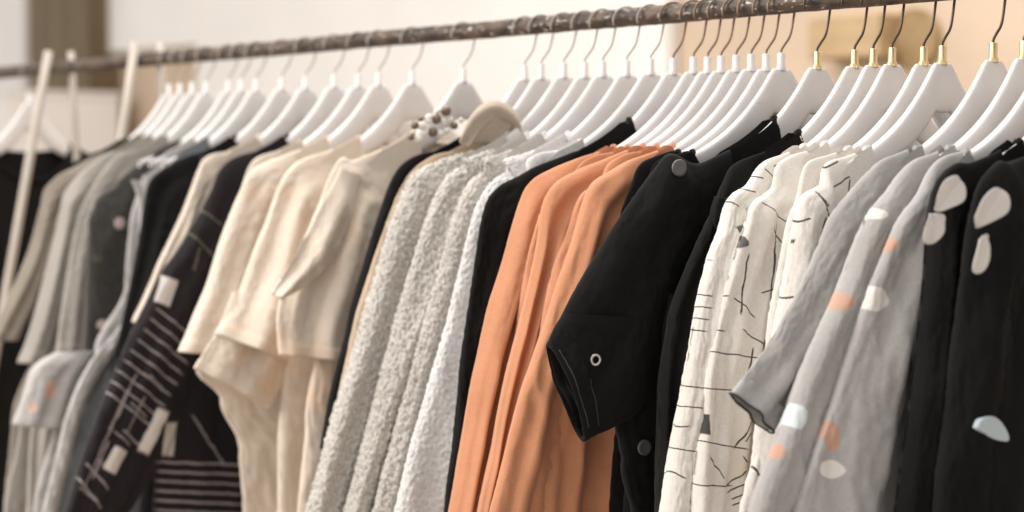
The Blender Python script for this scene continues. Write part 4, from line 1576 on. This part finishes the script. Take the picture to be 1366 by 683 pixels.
X0, X1, Z0, Z1 = (-4.9181, -4.4247, 0.0505, 2.5173)
tag(box('timber_post', X0, X1, 1.86, 1.995, 0, Z1, M['post'], bev=.006), 'brown timber post upright against the wall', 'post')
X0, X1, Z0, Z1 = (-5.8554, -4.2327, -0.5763, 1.7005)
cb = empty('white_cabinet', ((X0 + X1) / 2, 1.6, 0)); tag(cb, 'low white cabinet in front of the timber post', 'cabinet')
box('carcass', X0 - cb.location.x, X1 - cb.location.x, -.15, .29, 0, Z1 - .02, M['board'], cb, bev=.004)
box('top', X0 - .01 - cb.location.x, X1 + .01 - cb.location.x, -.16, .29, Z1 - .0195, Z1, M['board'], cb, bev=.003)
X0, X1, Z0, Z1 = (-0.6364, -0.4428, 1.6448, 1.7833)
def woven(cx, cy, cz, r):
    V = []; n = 40; rings = 26
    for i in range(rings):
        f = i / (rings - 1); rr = r * (1 - f) + .001; dp = .045 * (1 - (1 - f) ** 2) * .6 + .004 * math.cos(i * math.pi)
        for q in range(n):
            a = 6.2832 * q / n; V.append((cx + rr * math.cos(a), cy - dp + .002 * math.sin(q * math.pi), cz + rr * math.sin(a)))
    for q in range(n):
        a = 6.2832 * q / n; V.append((cx + r * math.cos(a), cy + .02, cz + r * math.sin(a)))
    F = grid_faces(rings, n); b = rings * n
    for q in range(n): F.append((b + q, b + (q + 1) % n, (q + 1) % n, q))
    return V, F
V, F = woven((X0 + X1) / 2, 1.98, (Z0 + Z1) / 2, abs(Z1 - Z0) / 2)
tag(mesh_obj('woven_plate', V, F, M['peg']), 'round tan woven plate hung on the beige wall', 'wall plate')

X0, X1, Z0, Z1 = (-0.7996, -0.5732, 1.6743, 1.7732)
tag(box('wooden_box', X0, X1, 1.90, 1.998, Z0, Z1, M['tanbox'], bev=.006), 'small tan wooden box mounted on the wall beside the woven plate', 'box')


# ------------------------------------------------------------------ rack
rack = empty('clothes_rack', (0, 0, 0))
tag(rack, 'rough dark bronze rail on pale wooden legs, carrying the whole row of clothes', 'clothes rack')
def rail_mesh():
    V = []; n = 420; c = 18; x0, x1 = -1.75, 1.95
    for i in range(n + 1):
        x = x0 + (x1 - x0) * i / n
        dy = .0015 * noise.noise(Vector((x * 3, 0, 0))); dz = .0015 * noise.noise(Vector((x * 3, 5, 0)))
        for q in range(c):
            a = 2 * math.pi * q / c
            r = RAIL_R * (1 + .06 * noise.noise(Vector((x * 45, math.cos(a) * 2.2, math.sin(a) * 2.2))) + .05 * noise.noise(Vector((x * 150, math.cos(a) * 4, math.sin(a) * 4))))
            V.append((x, dy + r * math.cos(a), dz + RAIL_Z + r * math.sin(a)))
    F = grid_faces(n + 1, c); F.append(tuple(range(c))); F.append(tuple(n * c + q for q in range(c - 1, -1, -1)))
    return V, F
def rail_mat():
    t = NT('aged_bronze_bark')
    mp = t.n('ShaderNodeMapping'); mp.inputs['Scale'].default_value = (.45, 1, 1); t.l(t.co, mp.inputs['Vector'])
    a = t.noise(70, 5, .65, mp.outputs[0]); b = t.noise(190, 3, .6, mp.outputs[0])
    c = t.mix(t.ramp(a, .38, .62), (.022, .015, .011), (.11, .07, .046))
    c = t.mix(t.ramp(b, .60, .68), c, (.55, .49, .43))
    t.l(c, t.b.inputs['Base Color']); t.b.inputs['Roughness'].default_value = .5; t.b.inputs['Metallic'].default_value = .25
    t.bump(t.math('ADD', a, b), .6, .0014)
    return t.m
V, F = rail_mesh(); mesh_obj('rail', V, F, rail_mat(), rack)
for X, dy1, dy2 in LEGS:
    for sgn, sp, rr in ((-1, dy1, .0095), (1, dy2, .0075)):
        xx = X + (.0 if sgn < 0 else .025)
        top = Vector((xx + .006, sgn * (-.004), RAIL_Z + .03)); y0 = sgn * (RAIL_R + rr)
        top = Vector((xx, y0 - sgn * .03 * sp, RAIL_Z + .03)); bot = Vector((xx, y0 + sgn * RAIL_Z * sp, .0))
        path = [tuple(top.lerp(bot, t / 12)) for t in range(13)]
        V, F = sweep(path, (rr, rr * .8), 12); mesh_obj('leg', V, F, M['pale_wood'], rack)

# ------------------------------------------------------------------ hangers
hang_cache = {}
def hanger_mesh(zn, kind):
    key = (round(zn, 3), kind)
    if key in hang_cache: return hang_cache[key]
    n = 64; P = []; R = []
    for i in range(n + 1):
        s = -1 + 2 * i / n; u = math.copysign(abs(s) ** 1.15, s) * .160; a = abs(u)
        h = .0105 + .0165 * math.exp(-(a / .065) ** 2)
        h *= 1 - .5 * sm((a - .125) / .035)
        wv = .0052 + .0022 * math.exp(-((a - .09) / .05) ** 2) - .002 * sm((a - .12) / .03)
        P.append((u, 0, prof(a, zn) - h)); R.append((h, wv))
    V = []; F = []; seg = 20
    for i, (p, (h, wv)) in enumerate(zip(P, R)):
        a = P[max(i - 1, 0)]; b = P[min(i + 1, n)]
        for q in range(seg):
            th = 2 * math.pi * q / seg; c, s = math.cos(th), math.sin(th)
            V.append((p[0], wv * math.copysign(abs(s) ** .6, s), p[2] + h * math.copysign(abs(c) ** .7, c)))
    F = grid_faces(n + 1, seg); F.append(tuple(range(seg))); F.append(tuple(n * seg + q for q in range(seg - 1, -1, -1)))
    body_me = (V, F)
    # ferrule
    rings = [(.0022, zn + .019), (.0046, zn + .018), (.0046, zn + .003), (.0056, zn + .002), (.0056, zn - .002)]
    Vf = [(r * math.cos(6.2832 * q / 14), r * math.sin(6.2832 * q / 14), z) for r, z in rings for q in range(14)]
    fer = (Vf, grid_faces(len(rings), 14) + [tuple(range(13, -1, -1))])
    # hook: rises from the ferrule, swings to the far side and over the rail
    rh = .0185; cz = RAIL_R + .0016 - rh
    pts = [(0, 0, zn + .012), (0, 0, zn + .021), (-.0045, 0, zn + .028), (-.0125, 0, zn + .040)]
    for i in range(0, 21):
        a = math.radians(194 - i * (194 + 18) / 20)
        pts.append((rh * math.cos(a), 0, cz + rh * math.sin(a)))
    sm_pts = arc_param(pts, 46)
    Vh, Fh = sweep(sm_pts, (.0012, .0012) if kind == 0 else (.0015, .0015), 8)
    hang_cache[key] = res = []
    for nm, (v, f), mt in (('arms', body_me, M['hanger']), ('ferrule', fer, M[('hanger', 'hanger', 'brass')[kind]]), ('hook', (Vh, Fh), M[('pale_wire', 'brown_wire', 'hook')[kind]])):
        me = bpy.data.meshes.new(nm); me.from_pydata(v, [], f); me.update()
        me.polygons.foreach_set('use_smooth', [True] * len(me.polygons)); me.materials.append(mt); res.append((nm, me))
    return res

def hanger(X, rz, zn, label, group):
    e = empty('hanger', (X, 0, RAIL_Z), rz); tag(e, label, 'hanger', group)
    for nm, me in hanger_mesh(zn, 2 if X > 1.0 else 1 if X > .77 else 0):
        o = bpy.data.objects.new(nm, me); COL.objects.link(o); o.parent = e
    return e

# ------------------------------------------------------------------ garments
for g in GARMENTS:
    hanger(g['X'], g['rz'], g['zn'], 'white hanger inside the ' + g['short'], 'white hangers on the rail')
    e = empty(g['name'], (g['X'], 0, RAIL_Z), g['rz']); tag(e, g['label'], g['cat'], g.get('group'))
    mat = MATS[g['mat']](g['prints']) if g['mat'] in MATS else M[g['mat']]
    b = g['body']
    if b is not None:
        body('body', mat, e, g['zn'], **b)
        if g.get('collar', True):
            collar_band(e, mat, g['zn'], b.get('neck', .085), b.get('df', .09), b.get('db', .02))
    for i, t in enumerate(g['tubes']):
        t = dict(t); part = t.pop('part'); tm = t.pop('mat', None)
        o = tube(part, t.pop('out'), t.pop('inn'), MATS[tm](g['prints']) if tm else mat, e, **t)
        if part == 'sleeve' and i == 0:                        # the sleeve on the wall side
            c = g['tubes'][0]; m = lambda L: [(-u, z) for u, z in L]
            o2 = tube('sleeve', m(c['out']), m(c['inn']), mat, e, seed=5, rows=30, cols=28, k=2, amp=.004, iters=0)
    for fn, a in g.get('extra', []):
        globals()[fn](e, mat, **a)
for X, rz, zn, lab, grp in SPARE:
    hanger(X, rz, zn, lab, grp)
